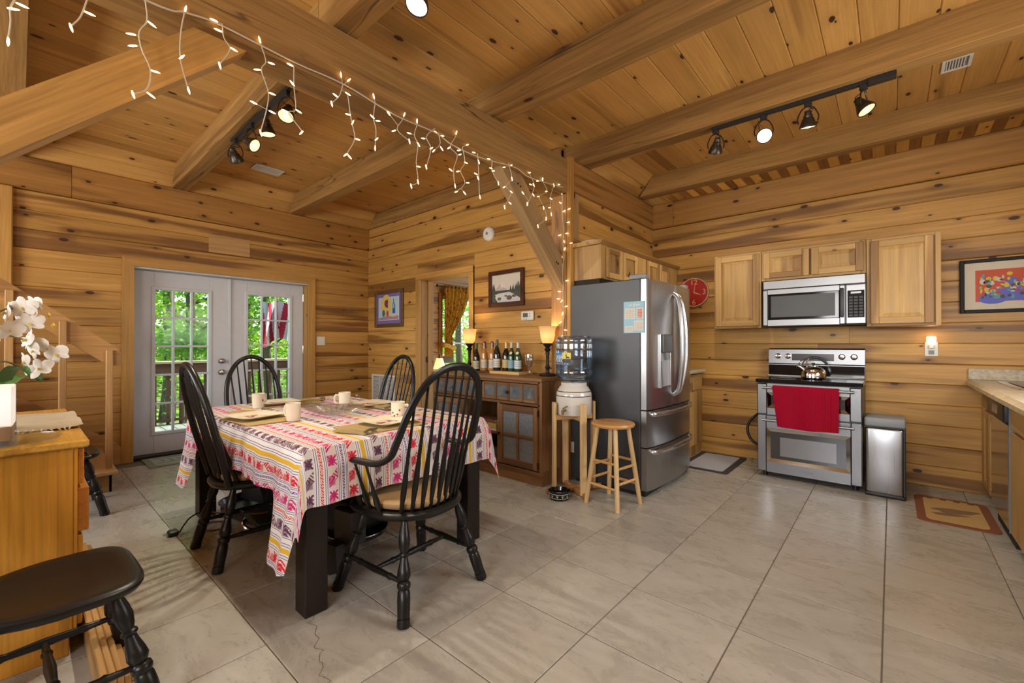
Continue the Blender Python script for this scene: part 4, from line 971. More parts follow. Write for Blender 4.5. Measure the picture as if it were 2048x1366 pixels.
# ---- kettle
kt = thing('kettle', 'polished steel kettle with black handle on the cooktop', 'kettle', (-.545, 4.85, .9008), R(20))
obj('body', MB().lathe([(.001, 0), (.085, 0), (.098, .012), (.10, .04), (.088, .08), (.06, .105), (.035, .112), (.034, .118), (.001, .12)], 32, cap=False), m_chrome, kt)
obj('lid_knob', MB().lathe([(.008, .118), (.008, .128), (.016, .134), (.012, .145), (.001, .147)], 16), m_blackp, kt)
obj('spout', MB().tube([(-.07, 0, .075), (-.105, 0, .105), (-.125, 0, .118)], [.022, .018, .016], 12), m_chrome, kt)
obj('handle', MB().tube(crom([(-.085, 0, .10), (-.08, 0, .15), (-.03, 0, .195), (.04, 0, .19), (.09, 0, .155), (.105, 0, .13)], 5), [.006]*11 + [.011]*15, 10), m_blackp, kt)
obj('trigger', MB().tube(crom([(-.12, 0, .12), (-.10, 0, .16), (-.05, 0, .188)], 4), .005, 8).tube(crom([(-.05, 0, .10), (-.055, 0, .15), (-.03, 0, .19)], 4), .006, 8), m_chrome, kt)
# ---- trash bin
bn = thing('trash_bin', 'slim stainless step bin with grey lid beside the stove', 'bin', (-.045, 4.66, 0))
obj('body', MB().rbox(-.12, .12, -.115, .17, .015, .555, .025), m_steel_y, bn)
obj('base', MB().rbox(-.125, .125, -.12, .175, 0, .03, .01), m_blackp, bn)
obj('lid', MB().rbox(-.125, .125, -.12, .175, .555, .63, .015), m_grey, bn)
obj('lid_seam', MB().box(-.126, .126, -.121, .176, .55, .557), m_blackp, bn); obj('corner_strip', MB().cbox(.108, .124, -.121, -.10, .03, .55, .004), m_blackp, bn)
# ---- gas hose
obj('gas_hose', MB().xf(Matrix.Identity(4)).tube(crom([(-.98, 5.05, .52), (-1.04, 4.99, .50), (-1.10, 4.93, .42), (-1.105, 4.9, .33), (-1.06, 4.88, .25), (-.99, 4.9, .20)], 6), .013, 10).xf(Matrix.Translation((.565, -4.55, 0))), m_blackp, st)
# ---- fridge : back on the fridge wall, doors look along +X
fr_ = thing('refrigerator', 'stainless french-door refrigerator with charcoal sides against the side wall', 'refrigerator', (-2.175, 3.285, 0)); FX, FY = -2.175, 3.285
bx1 = -1.515 - FX; fw = .985
obj('cabinet', MB().cbox(.0, bx1, 0, fw, .03, 1.745, .006), m_fside, fr_)
obj('base_grille', MB().box(.05, bx1+.03, .02, fw-.02, .0, .045), m_blackp, fr_)
def bowed(y0, y1, z0, z1, mat, nm, x0=bx1+.006, th=.055, bow=.03):
    n = 12; out = []
    for k in range(n+1):
        y = y0 + (y1-y0)*k/n; u = (y - fw/2)/(fw/2); edge = min(1, min(y-y0, y1-y)/.018 + .0)
        out.append((y, x0 + th + bow*(1-u*u) - .012*(1-edge)**2))
    prof = [(x, y) for y, x in out] + [(x0, y1), (x0, y0)]
    return obj(nm, MB().prism(prof, z0, z1, 'z', smooth=True), mat, fr_)
mid = fw/2; m_hand = steel('fridge_handle_steel', (.62, .62, .63), .28, 1)
ldo = bowed(.004, mid-.003, .695, 1.74, m_steel_y, 'door'); rdo = bowed(mid+.003, fw-.004, .695, 1.74, m_steel_y, 'door')
dw1 = bowed(.004, fw-.004, .395, .685, m_steel_y, 'drawer'); dw2 = bowed(.004, fw-.004, .05, .385, m_steel_y, 'drawer')
obj('hinge_cover', MB().cbox(bx1-.10, bx1+.04, .01, .09, 1.745, 1.785, .006), m_grey, fr_); obj('hinge_cover', MB().cbox(bx1-.10, bx1+.04, fw-.09, fw-.01, 1.745, 1.785, .006), m_grey, fr_)
xs = bx1 + .006 + .055 + .03
for dd, y in ((ldo, mid-.045), (rdo, mid+.045)):
    s = -1 if dd is ldo else 1
    obj('handle', MB().tube(crom([(xs-.005, mid+s*.022, 1.66), (xs+.045, mid+s*.03, 1.60), (xs+.075, mid+s*.045, 1.40), (xs+.08, mid+s*.05, 1.22), (xs+.075, mid+s*.045, 1.02), (xs+.045, mid+s*.03, .84), (xs-.005, mid+s*.022, .78)], 5), .0145, 12, flat=1.25), m_hand, dd)
for dd, z in ((dw1, .655), (dw2, .352)):
    P = crom([(xs-.05, .07, z), (xs+.0, .085, z), (xs+.035, .28, z), (xs+.042, mid, z), (xs+.035, fw-.28, z), (xs+.0, fw-.085, z), (xs-.05, fw-.07, z)], 5)
    obj('handle', MB().tube(P, .013, 10, flat=1.5), m_hand, dd)
# dispenser recess on the left door
mxd = xs - .006
dp = obj('dispenser', MB().cbox(mxd-.01, mxd+.022, .165, .375, .86, .875, .003).cbox(mxd-.01, mxd+.018, .162, .17, .86, 1.30, .003).cbox(mxd-.01, mxd+.018, .37, .378, .86, 1.30, .003), m_steel_y, ldo)
obj('recess', MB().box(mxd+.0, mxd+.006, .17, .37, .875, 1.17), flat('dispenser_grey', (.42, .42, .43), .35, .3), dp)
obj('display_box', MB().cbox(mxd-.01, mxd+.034, .18, .378, 1.15, 1.30, .006), flat('dispenser_head', (.05, .05, .052), .3), dp)
obj('nozzle', MB().prism([(.235, 1.15), (.335, 1.15), (.305, 1.09), (.262, 1.09)], mxd, mxd+.03, 'x'), m_grey, dp)
obj('paddle', MB().prism([(.185, 1.08), (.20, 1.08), (.235, .88), (.215, .88)], mxd+.004, mxd+.014, 'x'), m_grey, dp)
m_paper0 = flat('rating_paper', (.55, .52, .46), .6)
# magnet calendar on the fridge side
obj('rating_label', MB().box(-.0, .035, -.002, 0, .25, .345), m_paper0, fr_)
cl = thing('magnet_calendar', 'pale blue magnet calendar on the charcoal fridge side', 'calendar', (-1.655, 3.2825, 1.31))
obj('sheet', MB().box(0, .175, -.002, 0, 0, .255), flat('calendar_blue', (.30, .55, .68), .5), cl)
m_paper = flat('calendar_paper', (.72, .66, .56), .6); m_red = flat('calendar_red', (.55, .12, .06), .6); m_ink = flat('calendar_ink', (.12, .14, .2), .6)
for a, b, c2, d in ((.01, .10, .115, .20), (.112, .168, .115, .20), (.01, .082, .01, .058), (.09, .168, .018, .10)):
    obj('page', MB().box(a, b, -.003, -.002, c2, d), m_paper, cl)
mg = MB()
for a, b, c2, d, nx_, nz_ in ((.01, .10, .115, .20, 7, 6), (.01, .082, .01, .058, 6, 4), (.09, .168, .018, .10, 6, 6)):
    for k in range(1, nx_): xq = a+(b-a)*k/nx_; mg.box(xq-.0004, xq+.0004, -.0035, -.003, c2+.004, d-.012)
    for k in range(1, nz_): zq = c2+(d-c2)*k/nz_; mg.box(a+.004, b-.004, -.0035, -.003, zq-.0004, zq+.0004)
obj('grid_lines', mg, m_ink, cl)
mg = MB()
for r_ in range(6):
    for k in range(4): mg.box(.122+k*.010, .130+k*.010, -.0035, -.003, .122+r_*.012, .131+r_*.012)
obj('red_dates', mg, m_red, cl)
obj('heading', MB().box(.05, .14, -.0035, -.002, .222, .229).lathe([(.01, 0), (.01, .002)], 12, (0, 0, 0)).xf(Matrix.Identity(4)), m_paper, cl) if False else obj('heading', MB().box(.045, .075, -.0035, -.002, .220, .230).box(.085, .098, -.0035, -.002, .214, .238).box(.105, .14, -.0035, -.002, .220, .230), m_paper, cl)
# ---- cabinets above the fridge : fronts look along +X
ac = thing('overhead_cabinet', 'row of hickory cabinets with crown moulding above the refrigerator', 'cabinet', (XD+.03, 3.352, 1.795)); AX = XD+.03; ad = -1.905-AX; al_ = YC-.01-3.352
obj('carcass', MB().cbox(0, ad, 0, al_, 0, .30, .003), m_cab, ac)
obj('crown', MB().prism([(0, .30), (ad+.004, .30), (ad+.03, .325), (ad+.03, .336), (ad+.012, .336), (0, .336)], -.03, al_, 'y'), m_cab_y, ac)
def door_x(parent, y0, y1, z0, z1, xf):
    d = obj('door', MB().cbox(xf-.02, xf-.012, y0+.002, y1-.002, z0+.002, z1-.002, .002), m_cab, parent)
    for a, b in ((y0, y0+.05), (y1-.05, y1)): obj('stile', MB().cbox(xf-.018, xf, a, b, z0, z1, .004), m_cab, d)
    for a, b in ((z0, z0+.05), (z1-.05, z1)): obj('rail', MB().cbox(xf-.018, xf-.001, y0+.05, y1-.05, a, b, .004), m_cab_y, d)
    a, b, c2, e = y0+.05, y1-.05, z0+.05, z1-.05; i = .028
    vs = [(xf-.011, a, c2), (xf-.011, b, c2), (xf-.011, b, e), (xf-.011, a, e), (xf-.003, a+i, c2+i), (xf-.003, b-i, c2+i), (xf-.003, b-i, e-i), (xf-.003, a+i, e-i)]
    obj('panel', MB().add(vs, [(0, 1, 5, 4), (1, 2, 6, 5), (2, 3, 7, 6), (3, 0, 4, 7), (4, 5, 6, 7)]), wood('knotty_panel', (.34, .19, .07), (.10, .05, .02), axis=2, band=.9, bandlo=.5, knots=.8) if parent.name.startswith('overhead') and y0 < .6 else m_cab, d)
    return d
for a, b in ((.07, .37), (.385, .69), (.92, 1.22), (1.24, 1.52)): door_x(ac, a, b, .015, .285, ad+.022)
mbk = MB().box(-.0, ad-.02, .01, al_-.01, -.10, -.001); obj('shade_block', mbk, m_dark, ac)  # dark block put in as the shade under the cabinets
single('folded_plastic_bag', loft([[(x_*s, y_*s*.6, z_) for x_, y_ in rrect(.09, .09, .04)] for s, z_ in ((1, 0), (1.05, .012), (.85, .03), (.4, .036))]), flat('milky_plastic', (.65, .6, .55), .3), 'crumpled clear plastic on top of the cabinet above the fridge', 'bag', (-2.07, 3.45, 2.132))
# ---- base cabinet with counter between fridge and corner
cb = thing('base_cabinet', 'narrow base cabinet with pale counter in the corner behind the fridge', 'cabinet', (-1.86, 4.70, 0))
obj('carcass', MB().box(-.32, .22, -.2, .44, .0, .88), m_cab, cb); obj('counter', MB().cbox(-.32, .275, -.24, .44, .90, .94, .01), flat('pale_laminate', (.50, .43, .30), .35), cb)
for a, b in ((-.18, .12), (.135, .42)): obj('door', MB().cbox(.22, .24, a, b, .12, .70, .004), m_cab, cb); obj('drawer', MB().cbox(.22, .24, a, b, .72, .87, .004), m_cab_y, cb)
# ---- right-hand run : sink base, dishwasher, worktop; fronts look along -X
RX = .545
rc = thing('sink_cabinet', 'hickory base cabinet with drawer fronts right of the dog mat', 'cabinet', (RX, YC-.01, 0))
obj('carcass', MB().box(.02, .58, -.62, 0, .09, .885), m_cab, rc); obj('toe_kick', MB().box(.07, .58, -.62, 0, 0, .09), m_dark, rc)
obj('end_stile', MB().cbox(0, .02, -.10, 0, .09, .885, .003), m_cab, rc)
for a, b in ((-.36, -.105), (-.62, -.37)):
    d = obj('door', MB().cbox(.008, .018, a+.002, b-.002, .102, .698, .002), m_cab, rc)
    for a2, b2 in ((a, a+.05), (b-.05, b)): obj('stile', MB().cbox(-.004, .012, a2, b2, .10, .70, .004), m_cab, d)
    for a2, b2 in ((.10, .155), (.645, .70)): obj('rail', MB().cbox(-.003, .012, a+.05, b-.05, a2, b2, .004), m_cab_y, d)
    obj('panel', MB().cbox(.002, .010, a+.07, b-.07, .175, .625, .003), m_cab, d)
    obj('drawer_front', MB().cbox(-.004, .016, a, b, .72, .87, .006), m_cab_y, rc)
dwm = thing('dishwasher', 'stainless dishwasher with black control strip under the right counter', 'dishwasher', (RX-.012, 4.52, 0))
obj('door', MB().cbox(-.01, .02, -.60, -.002, .10, .735, .006), flat('dishwasher_steel', (.42, .36, .30), .16, .9), dwm)
obj('control_strip', MB().rbox(-.03, .02, -.60, -.002, .74, .875, .012), m_blackp, dwm)
obj('label_sticker', MB().box(-.0315, -.030, -.40, -.22, .775, .83), flat('sticker', (.40, .26, .16), .6), dwm)
obj('edge_strip', MB().box(-.008, .03, -.612, -.60, .09, .875), m_grey, dwm); obj('tub', MB().box(.02, .55, -.60, -.002, .0, .875), m_dark, dwm)
rc2 = thing('end_cabinet', 'hickory base cabinet at the right edge of the picture past the dishwasher', 'cabinet', (RX, 3.89, 0))
obj('carcass', MB().box(.0, .58, -1.3, -.005, .09, .885), m_cab, rc2); obj('toe_kick', MB().box(.05, .58, -1.3, -.005, 0, .09), m_dark, rc2)
obj('door', MB().cbox(-.02, 0, -.45, -.03, .10, .70, .004), m_cab, rc2); obj('drawer', MB().cbox(-.02, 0, -.45, -.03, .72, .87, .004), m_cab_y, rc2)
def lam():
    t = NT('speckled_laminate'); c = t.n('TexCoord').outputs['Object']
    n1 = t.noise(c, 40, 4); n2 = t.noise(c, 6, 3)
    return t.fin(t.ramp(t.math('MULTIPLY_ADD', n1, .6, t.math('MULTIPLY', n2, .4)), [(.35, (.28, .22, .13)), (.5, (.46, .38, .25)), (.65, (.56, .49, .36))]), .3)
m_lam = lam()
ct2 = thing('countertop', 'speckled laminate countertop with backsplash over the right cabinets', 'countertop', (RX, YC-.005, .885))
obj('slab', MB().prism([(-.085, 0), (.60, 0), (.60, .045), (-.06, .045), (-.085, .025)], -2.6, 0, 'y'), m_lam, ct2)
obj('backsplash', MB().cbox(-.075, .60, -.022, 0, .045, .135, .004), m_lam, ct2)
sk_ = thing('sink', 'stainless drop-in sink set in the right countertop', 'sink', (RX+.30, 4.55, .931))
obj('rim', loft([[(x_*s, y_*s2, z_) for x_, y_ in rrect(.245, .40, .05)] for s, s2, z_ in ((1, 1, 0), (1, 1, .005), (.97, .98, .008), (.88, .92, .006))]), m_chrome, sk_)
obj('basin', loft([[(x_*s, y_*s, z_) for x_, y_ in rrect(.20, .36, .05)] for s, z_ in ((1, .0085), (.97, .0095), (.9, .009))]), flat('sink_basin', (.25, .25, .25), .25, .8), sk_)
# ---- rugs
def rug(name, label, pts, border, inner, bw, extra=None):
    t = thing(name, label, 'mat', (0, 0, 0))
    obj('border', MB().prism(pts, .0005, .008), border, t)
    cx = sum(p[0] for p in pts)/len(pts); cy = sum(p[1] for p in pts)/len(pts)
    ins = [(p[0]+(cx-p[0])*bw[0], p[1]+(cy-p[1])*bw[1]) for p in pts]
    obj('field', MB().prism(ins, .008, .0095), inner, t); return t
def rr(x0, x1, y0, y1, r): return [(x+(x0+x1)/2, y+(y0+y1)/2) for x, y in rrect((x1-x0)/2, (y1-y0)/2, r)]
def grid_mat():
    t = NT('grey_grid_weave'); c = t.n('TexCoord').outputs['Object']; x, y, z = t.sep(c)
    g_ = t.math('MAXIMUM', t.math('GREATER_THAN', t.math('SINE', t.math('MULTIPLY', x, 260.)), .8), t.math('GREATER_THAN', t.math('SINE', t.math('MULTIPLY', y, 260.)), .8))
    return t.fin(t.mix(g_, (.45, .45, .47), (.26, .26, .29)), .9)
rug('floor_mat', 'grey woven mat with dark border on the floor beside the fridge', rr(-1.62, -1.16, 4.37, 5.12, .03), flat('mat_charcoal', (.045, .035, .035), .9), grid_mat(), (.24, .12))
def dog_mat():
    t = NT('tan_mat_print'); c = t.n('TexCoord').outputs['Object']; nz = t.noise(c, 9, 3)
    return t.fin(t.mix(nz, (.52, .34, .13), (.44, .27, .10)), .8)
rg = rug('kitchen_mat', 'tan mat with rust border and dog print before the sink cabinet', rr(.13, .53, 4.13, 4.80, .05), flat('rust_border', (.22, .07, .03), .8), dog_mat(), (.24, .13))
def blob(cx, cy, a, b, z, ang=0, n=20, wob=.15, seed=1):
    q = random.Random(seed); ph = q.uniform(0, 6)
    out = []
    for k in range(n):
        w_ = 2*math.pi*k/n; r = 1 + wob*math.sin(3*w_+ph) + wob*.5*math.sin(5*w_)
        x_, y_ = a*r*math.cos(w_), b*r*math.sin(w_); out.append((cx+x_*math.cos(ang)-y_*math.sin(ang), cy+x_*math.sin(ang)+y_*math.cos(ang), z))
    return out
mbd = MB(); mbd.add(blob(.34, 4.47, .125, .06, .0098, .35), [tuple(range(20))]); mbd.add(blob(.30, 4.36, .10, .03, .0099, .3, seed=3), [tuple(range(20))])
obj('dog_print', mbd, flat('dog_brown', (.22, .13, .065), .85), rg)
for k in range(4): obj('border_block', MB().box(.20+k*.075, .235+k*.075, 4.725, 4.755, .0095, .0102), flat('rust_block', (.16, .05, .025), .8), rg)
# door mat
dm = rug('door_mat', 'sage green mat with leaf stripes by the french doors', rr(-6.0+.05, -5.46, .86, 1.42, .01), flat('sage_border', (.22, .25, .17), .9), flat('sage_field', (.34, .38, .29), .9), (.2, .2))
mbs = MB().box(-5.86, -5.84, .95, 1.33, .0095, .0105).box(-5.62, -5.60, .95, 1.33, .0095, .0105)
for k in range(5): mbs.add([(-5.8+.0, .98+k*.07, .0105), (-5.68, 1.02+k*.07, .0105), (-5.66, 1.0+k*.07, .0105)], [(0, 1, 2)])
obj('leaf_stripe', mbs, flat('moss_stripe', (.12, .16, .09), .9), dm)
# ------------------------------------------------------------------ sideboard
sb = thing('sideboard', 'brown oak sideboard with slate tile drawers and seeded glass doors', 'sideboard', (-2.99, 2.96, 0))
hw = .735; H = .925; D = .455
def S(nm, a, b, c2, d, e, f, mat, par=None, c=.003): return obj(nm, MB().cbox(a, b, c2, d, e, f, c), mat, par or sb)
S('top', -hw-.015, hw+.015, -.02, D+.005, H-.03, H, m_side, c=.005)
S('side_panel', hw-.025, hw, .0, D, .0, H-.03, m_side_v); S('side_panel', -hw, -hw+.025, 0, D, 0, H-.03, m_side_v)
S('plinth', -hw-.01, hw+.01, -.012, .01, 0, .115, m_side); S('plinth', hw-.01, hw+.012, .0, D, 0, .115, m_side_v)
S('back_panel', -hw+.02, hw-.02, D-.015, D, .05, H-.03, m_side); S('bottom_shelf', -hw+.02, hw-.02, .01, D-.02, .10, .125, m_side)
S('drawer_rail', -hw+.02, hw-.02, .0, .02, .675, .700, m_side); S('under_top_rail', -hw+.02, hw-.02, .0, .02, .872, .895, m_side)
S('drawer_floor', -hw+.02, hw-.02, .02, D-.02, .68, .69, m_side)
for x in (-.225, .225): S('divider', x-.014, x+.014, .002, D-.02, .115, .68, m_side_v)
S('shelf', -.21, .21, .01, D-.02, .375, .395, m_side)
for x in (hw-.04, -hw+.025): S('stile', x-.0, x+.018, .0, .02, .115, .895, m_side_v)
def slate():
    t = NT('slate_tile'); c = t.n('TexCoord').outputs['Object']; rnd = t.n('ObjectInfo').outputs['Random']
    p = t.n('VectorMath', c, t.n('CombineXYZ', t.math('MULTIPLY', rnd, 31.), rnd, t.math('MULTIPLY', rnd, 17.)).outputs[0], operation='ADD').outputs[0]
    n1 = t.noise(p, 16, 4, .6); t.bump(n1, .3, .004)
    return t.fin(t.ramp(n1, [(.3, (.045, .055, .07)), (.5, (.10, .115, .13)), (.62, (.13, .11, .085)), (.75, (.20, .21, .22))]), .35)
m_slate = slate()
def seeded():
    t = NT('seeded_grey_glass'); c = t.n('TexCoord').outputs['Object']
    n1 = t.noise(t.mapping(c, scale=(150, 40, 40)), 1, 3); t.bump(n1, .8, .006)
    return t.fin(t.mix(n1, (.05, .06, .07), (.30, .33, .36)), .15, spec=.8)
m_seed = seeded()
for x0, x1 in ((-.70, -.03), (.03, .70)):
    d = S('drawer', x0, x1, -.012, .01, .705, .868, m_side, c=.004)
    n = 4; f = .034; wq = (x1-x0-f*(n+1))/n
    for k in range(n): a = x0+f+k*(wq+f); obj('slate_tile', MB().cbox(a, a+wq, -.0145, -.010, .735, .838, .002), m_slate, d)
    for k in range(n+1):
        a = x0+k*(wq+f); obj('drawer_bar', MB().cbox(a+.002, a+f-.002, -.019, -.011, .71, .862, .002), m_side_v, d)
    kb = obj('knob', MB().lathe([(.006, 0), (.006, .012), (.015, .018), (.013, .028), (.001, .032)], 12), m_iron, d, ((x0+x1)/2, -.019, .785)); kb.rotation_euler = (R(90), 0, 0)
for x0, x1, kx in ((-.70, -.235, -.26), (.235, .70, .26)):
    d = S('door', x0, x0+.055, -.014, .008, .125, .668, m_side_v, c=.004)
    obj('stile', MB().cbox(x1-.055, x1, -.014, .008, .125, .668, .004), m_side_v, d)
    for z0, z1 in ((.125, .185), (.608, .668)): obj('rail', MB().cbox(x0+.055, x1-.055, -.0135, .008, z0, z1, .004), m_side, d)
    cx = (x0+x1)/2
    obj('glazing_bar', MB().cbox(cx-.014, cx+.014, -.012, .006, .185, .608, .003), m_side_v, d); obj('glazing_bar', MB().cbox(x0+.055, x1-.055, -.0125, .006, .383, .411, .003), m_side, d)
    for a, b in ((x0+.055, cx-.014), (cx+.014, x1-.055)):
        for c2, e in ((.185, .383), (.411, .608)): obj('pane', MB().box(a, b, -.002, .003, c2, e), m_seed, d)
    kb = obj('knob', MB().lathe([(.006, 0), (.006, .012), (.014, .018), (.012, .028), (.001, .03)], 12), m_iron, d, (kx, -.014, .40)); kb.rotation_euler = (R(90), 0, 0)
    for z in (.17, .62): obj('hinge', MB().cbox((x1 if x0 > 0 else x0)-.004, (x1 if x0 > 0 else x0)+.006, -.018, -.006, z-.03, z+.03, .002), m_iron, d)
# things on the sideboard's open shelves
def book(label, x, y, z, w, d, h, col, rz=0):
    t = thing('book', label, 'book', (x, y, z), rz, 'books on the sideboard shelves')
    obj('cover', MB().box(-w/2, w/2, -d/2, d/2, 0, .003).box(-w/2, w/2, -d/2, d/2, h-.003, h).box(-w/2, -w/2+.004, -d/2, d/2, .003, h-.003), flat('cover_'+label[:12].replace(' ', '_'), col, .5), t)
    obj('pages', MB().box(-w/2+.004, w/2-.006, -d/2+.006, d/2-.006, .003, h-.003), flat('paper', (.7, .66, .56), .9), t)
book('white-edged book at the bottom of the middle shelf pile', -2.98, 3.11, .3958, .22, .30, .022, (.6, .58, .52), R(-90))
book('yellow patterned book in the middle shelf pile', -2.97, 3.10, .4182, .21, .28, .045, (.45, .30, .06), R(92))
book('brown book on top of the middle shelf pile', -2.99, 3.11, .4636, .20, .26, .03, (.16, .06, .03), R(87))
sc_ = MB()
for k in range(5): sc_.tube([( -.14+.05*k, -.10+.03*k, .02+.012*(k % 2)), (.10+.01*k, .08-.03*k, .03+.01*(k % 3))], .012, 8)
single('kindling_pile', loft([[(x_*s, y_*s, z_) for x_, y_ in rrect(.15, .11, .05)] for s, z_ in ((1, 0), (1.03, .03), (.8, .07), (.4, .09))]), flat('dark_scrap', (.06, .035, .025), .8), 'dark bundle lying on the bottom shelf of the sideboard', 'bundle', (-2.92, 3.16, .1262))
# table lamps with frosted shades
def table_lamp(label, x, y):
    t = thing('table_lamp', label, 'lamp', (x, y, H+.001), 0, 'sideboard lamps')
    obj('base', MB().lathe([(.001, 0), (.075, 0), (.078, .010), (.072, .022), (.03, .028), (.001, .028)], 28, cap=False), m_iron, t)
    obj('stem', MB().lathe([(.022, .026), (.016, .035), (.018, .06), (.025, .08), (.018, .095), (.014, .12), (.015, .18), (.021, .21), (.017, .222), (.028, .24), (.03, .25), (.018, .256), (.02, .262), (.045, .298), (.046, .302)], 20), m_iron, t)
    k = .302
    obj('shade', MB().lathe([(.043, k), (.056, k+.022), (.064, k+.05), (.068, k+.09), (.074, k+.13), (.087, k+.158), (.084, k+.157), (.071, k+.13), (.065, k+.09), (.061, k+.05), (.053, k+.022), (.04, k+.004)], 32, cap=False), m_shade, t)
    obj('bulb', MB().lathe([(.001, k+.008), (.010, k+.015), (.012, k+.025), (.008, k+.033), (.001, k+.035)], 16), m_spot, t)
    p = lamp('lamp_light', 'POINT', 9, WARM, (0, 0, 0), shadow_soft_size=.03); p.parent = t; p.location = (0, 0, k+.075)
    return t
table_lamp('iron table lamp with glowing frosted shade at the right end of sideboard', -2.40, 3.24)
table_lamp('iron table lamp with glowing frosted shade at the left end of sideboard', -3.475, 3.26)
# serving board and bottles
brd = thing('serving_board', 'thick maple board carrying bottles on the sideboard', 'board', (-2.83, 3.21, H+.0008), R(-2))
obj('slab', MB().cbox(-.20, .20, -.10, .10, 0, .028, .004), m_board, brd)
brd2 = thing('serving_tray', 'low wooden tray under the two amber wine bottles on the sideboard', 'tray', (-3.19, 3.27, H+.0008))
obj('slab', MB().cbox(-.14, .12, -.08, .08, 0, .014, .004), m_side, brd2)
def gl_mat(name, col, rough=.06): return flat(name, col, rough, 0, Specular_IOR_Level=.7)
G = {k: gl_mat('bottle_'+k, c) for k, c in dict(green=(.015, .055, .012), dark=(.008, .012, .010), amber=(.50, .22, .06), gold=(.62, .40, .06), maroon=(.10, .008, .012), black=(.01, .008, .008)).items()}
LB = {k: flat('label_'+k, c, .6) for k, c in dict(cream=(.68, .62, .50), blue=(.22, .40, .52), pale=(.60, .66, .66), sage=(.55, .52, .33), gold=(.6, .42, .12)).items()}
def bottle(label, x, y, z, kind, capm, lab, hgt=.30, r=.037, shoulder='soft', neck=None, lab2=None):
    t = thing('bottle', label, 'bottle', (x, y, z), R(40), 'bottles on the sideboard')
    k = hgt/.30
    if shoulder == 'soft': pr = [(.001, 0), (r*.95, 0), (r, .006), (r, .145*k), (r*.93, .17*k), (r*.62, .205*k), (.0145, .235*k), (.0135, .27*k), (.015, .285*k), (.015, .297*k), (.001, .3*k)]
    else: pr = [(.001, 0), (r*.95, 0), (r, .006), (r, .175*k), (r*.92, .19*k), (r*.55, .208*k), (.015, .222*k), (.0135, .275*k), (.0145, .285*k), (.0145, .297*k), (.001, .3*k)]
    obj('glass', MB().lathe(pr, 22, cap=False), G[kind], t)
    obj('capsule', MB().lathe([(.0155, .225*k if neck else .245*k), (.0155, .298*k), (.0145, .302*k), (.001, .3025*k)], 18), capm, t)
    a0, a1 = R(170), R(330); n = 14
    def band(z0, z1, rr_):
        vs = [(rr_*math.cos(a0+(a1-a0)*i/n), rr_*math.sin(a0+(a1-a0)*i/n), zz) for zz in (z0, z1) for i in range(n+1)]
        return MB().add(vs, [(i, i+1, n+2+i, n+1+i) for i in range(n)], 0, True)
    obj('label', band(.03*k, .115*k, r+.0006), LB[lab], t)
    pm = MB(); 
    for q in range(3): pm.add(*[band(.05*k+q*.018, .054*k+q*.018, r+.0011).v, band(0, 1, 1).f])
    obj('label_print', pm, m_grey, t)
    if lab2: obj('neck_label', MB().lathe([(.016, .0), (.016, .002)], 14, (0, 0, 0)), LB[lab2], t, (r*.52*math.cos(R(245)), r*.52*math.sin(R(245))-.012, .19*k)).rotation_euler = (R(62), 0, R(-25))
    return t
zb = H + .0015; zt_ = zb + .028; zt2 = zb+.0145
bottle('dark bottle with picture label at the left of the bottle row', -3.345, 3.24, zb, 'black', flat('green_capsule', (.02, .06, .02), .3), 'sage')
bottle('amber wine bottle with maroon capsule left of its twin', -3.245, 3.26, zt2, 'amber', G['maroon'], 'cream', .305, .035, 'hard')
bottle('amber wine bottle with maroon capsule next to the tall green bottle', -3.13, 3.26, zt2, 'amber', G['maroon'], 'cream', .305, .035, 'hard')
bottle('tall dark green wine bottle with plain cork top', -3.005, 3.20, zt_, 'dark', flat('olive_neck', (.10, .10, .05), .5), 'cream', .31, .038)
bottle('champagne bottle with gold foil neck', -2.915, 3.24, zt_, 'black', G['gold'], 'gold', .29, .040, neck=True)
bottle('green mineral water bottle with blue label left of its twin', -2.825, 3.22, zt_, 'green', flat('silver_capsule', (.5, .5, .48), .3), 'blue', .28, .037, lab2='cream')
bottle('green mineral water bottle with pale label beside the goblet', -2.725, 3.20, zt_, 'green', bpy.data.materials['silver_capsule'], 'pale', .28, .037, lab2='cream')
gb = thing('goblet', 'cut crystal goblet beside the right sideboard lamp', 'goblet', (-2.585, 3.20, H+.0008))
obj('glass', MB().lathe([(.001, 0), (.036, 0), (.036, .003), (.008, .012), (.007, .05), (.012, .062), (.008, .07), (.022, .085), (.038, .12), (.041, .16), (.037, .20), (.035, .20), (.038, .16), (.035, .122), (.02, .092), (.001, .085)], 24, cap=False), m_clear, gb)
mb = MB()
for k in range(12):
    a = 2*math.pi*k/12; mb.tube([(math.cos(a)*r_, math.sin(a)*r_, z_) for r_, z_ in ((.024, .088), (.039, .12), (.042, .16), (.039, .19))], .0022, 5)
obj('cut_facets', mb, m_clear, gb)
# ------------------------------------------------------------------ things on the back wall
def frame(label, x0, x1, z0, z1, fw_, mat, fill, name='picture', th=.025, ymat=None):
    """picture on the back or kitchen wall, looking to -Y"""
    pass
def picture(label, wally, x0, x1, z0, z1, fw_, mat, matt, mw_, th=.025):
    t = thing('framed_picture', label, 'picture', (x0, wally-.001, z0), 0); w_, h_ = x1-x0, z1-z0
    for a, b, c2, d in ((0, fw_, 0, h_), (w_-fw_, w_, 0, h_), (fw_, w_-fw_, 0, fw_), (fw_, w_-fw_, h_-fw_, h_)):
        obj('frame_side', MB().cbox(a, b, -th, 0, c2, d, .004), mat, t)
    obj('mat_board', MB().box(fw_, w_-fw_, -.012, -.002, fw_, h_-fw_), matt, t)
    return t, fw_+mw_, w_-fw_-mw_, fw_+mw_, h_-fw_-mw_
def poly(mb, pts, y): mb.add([(x, y, z) for x, z in pts], [tuple(range(len(pts)))])
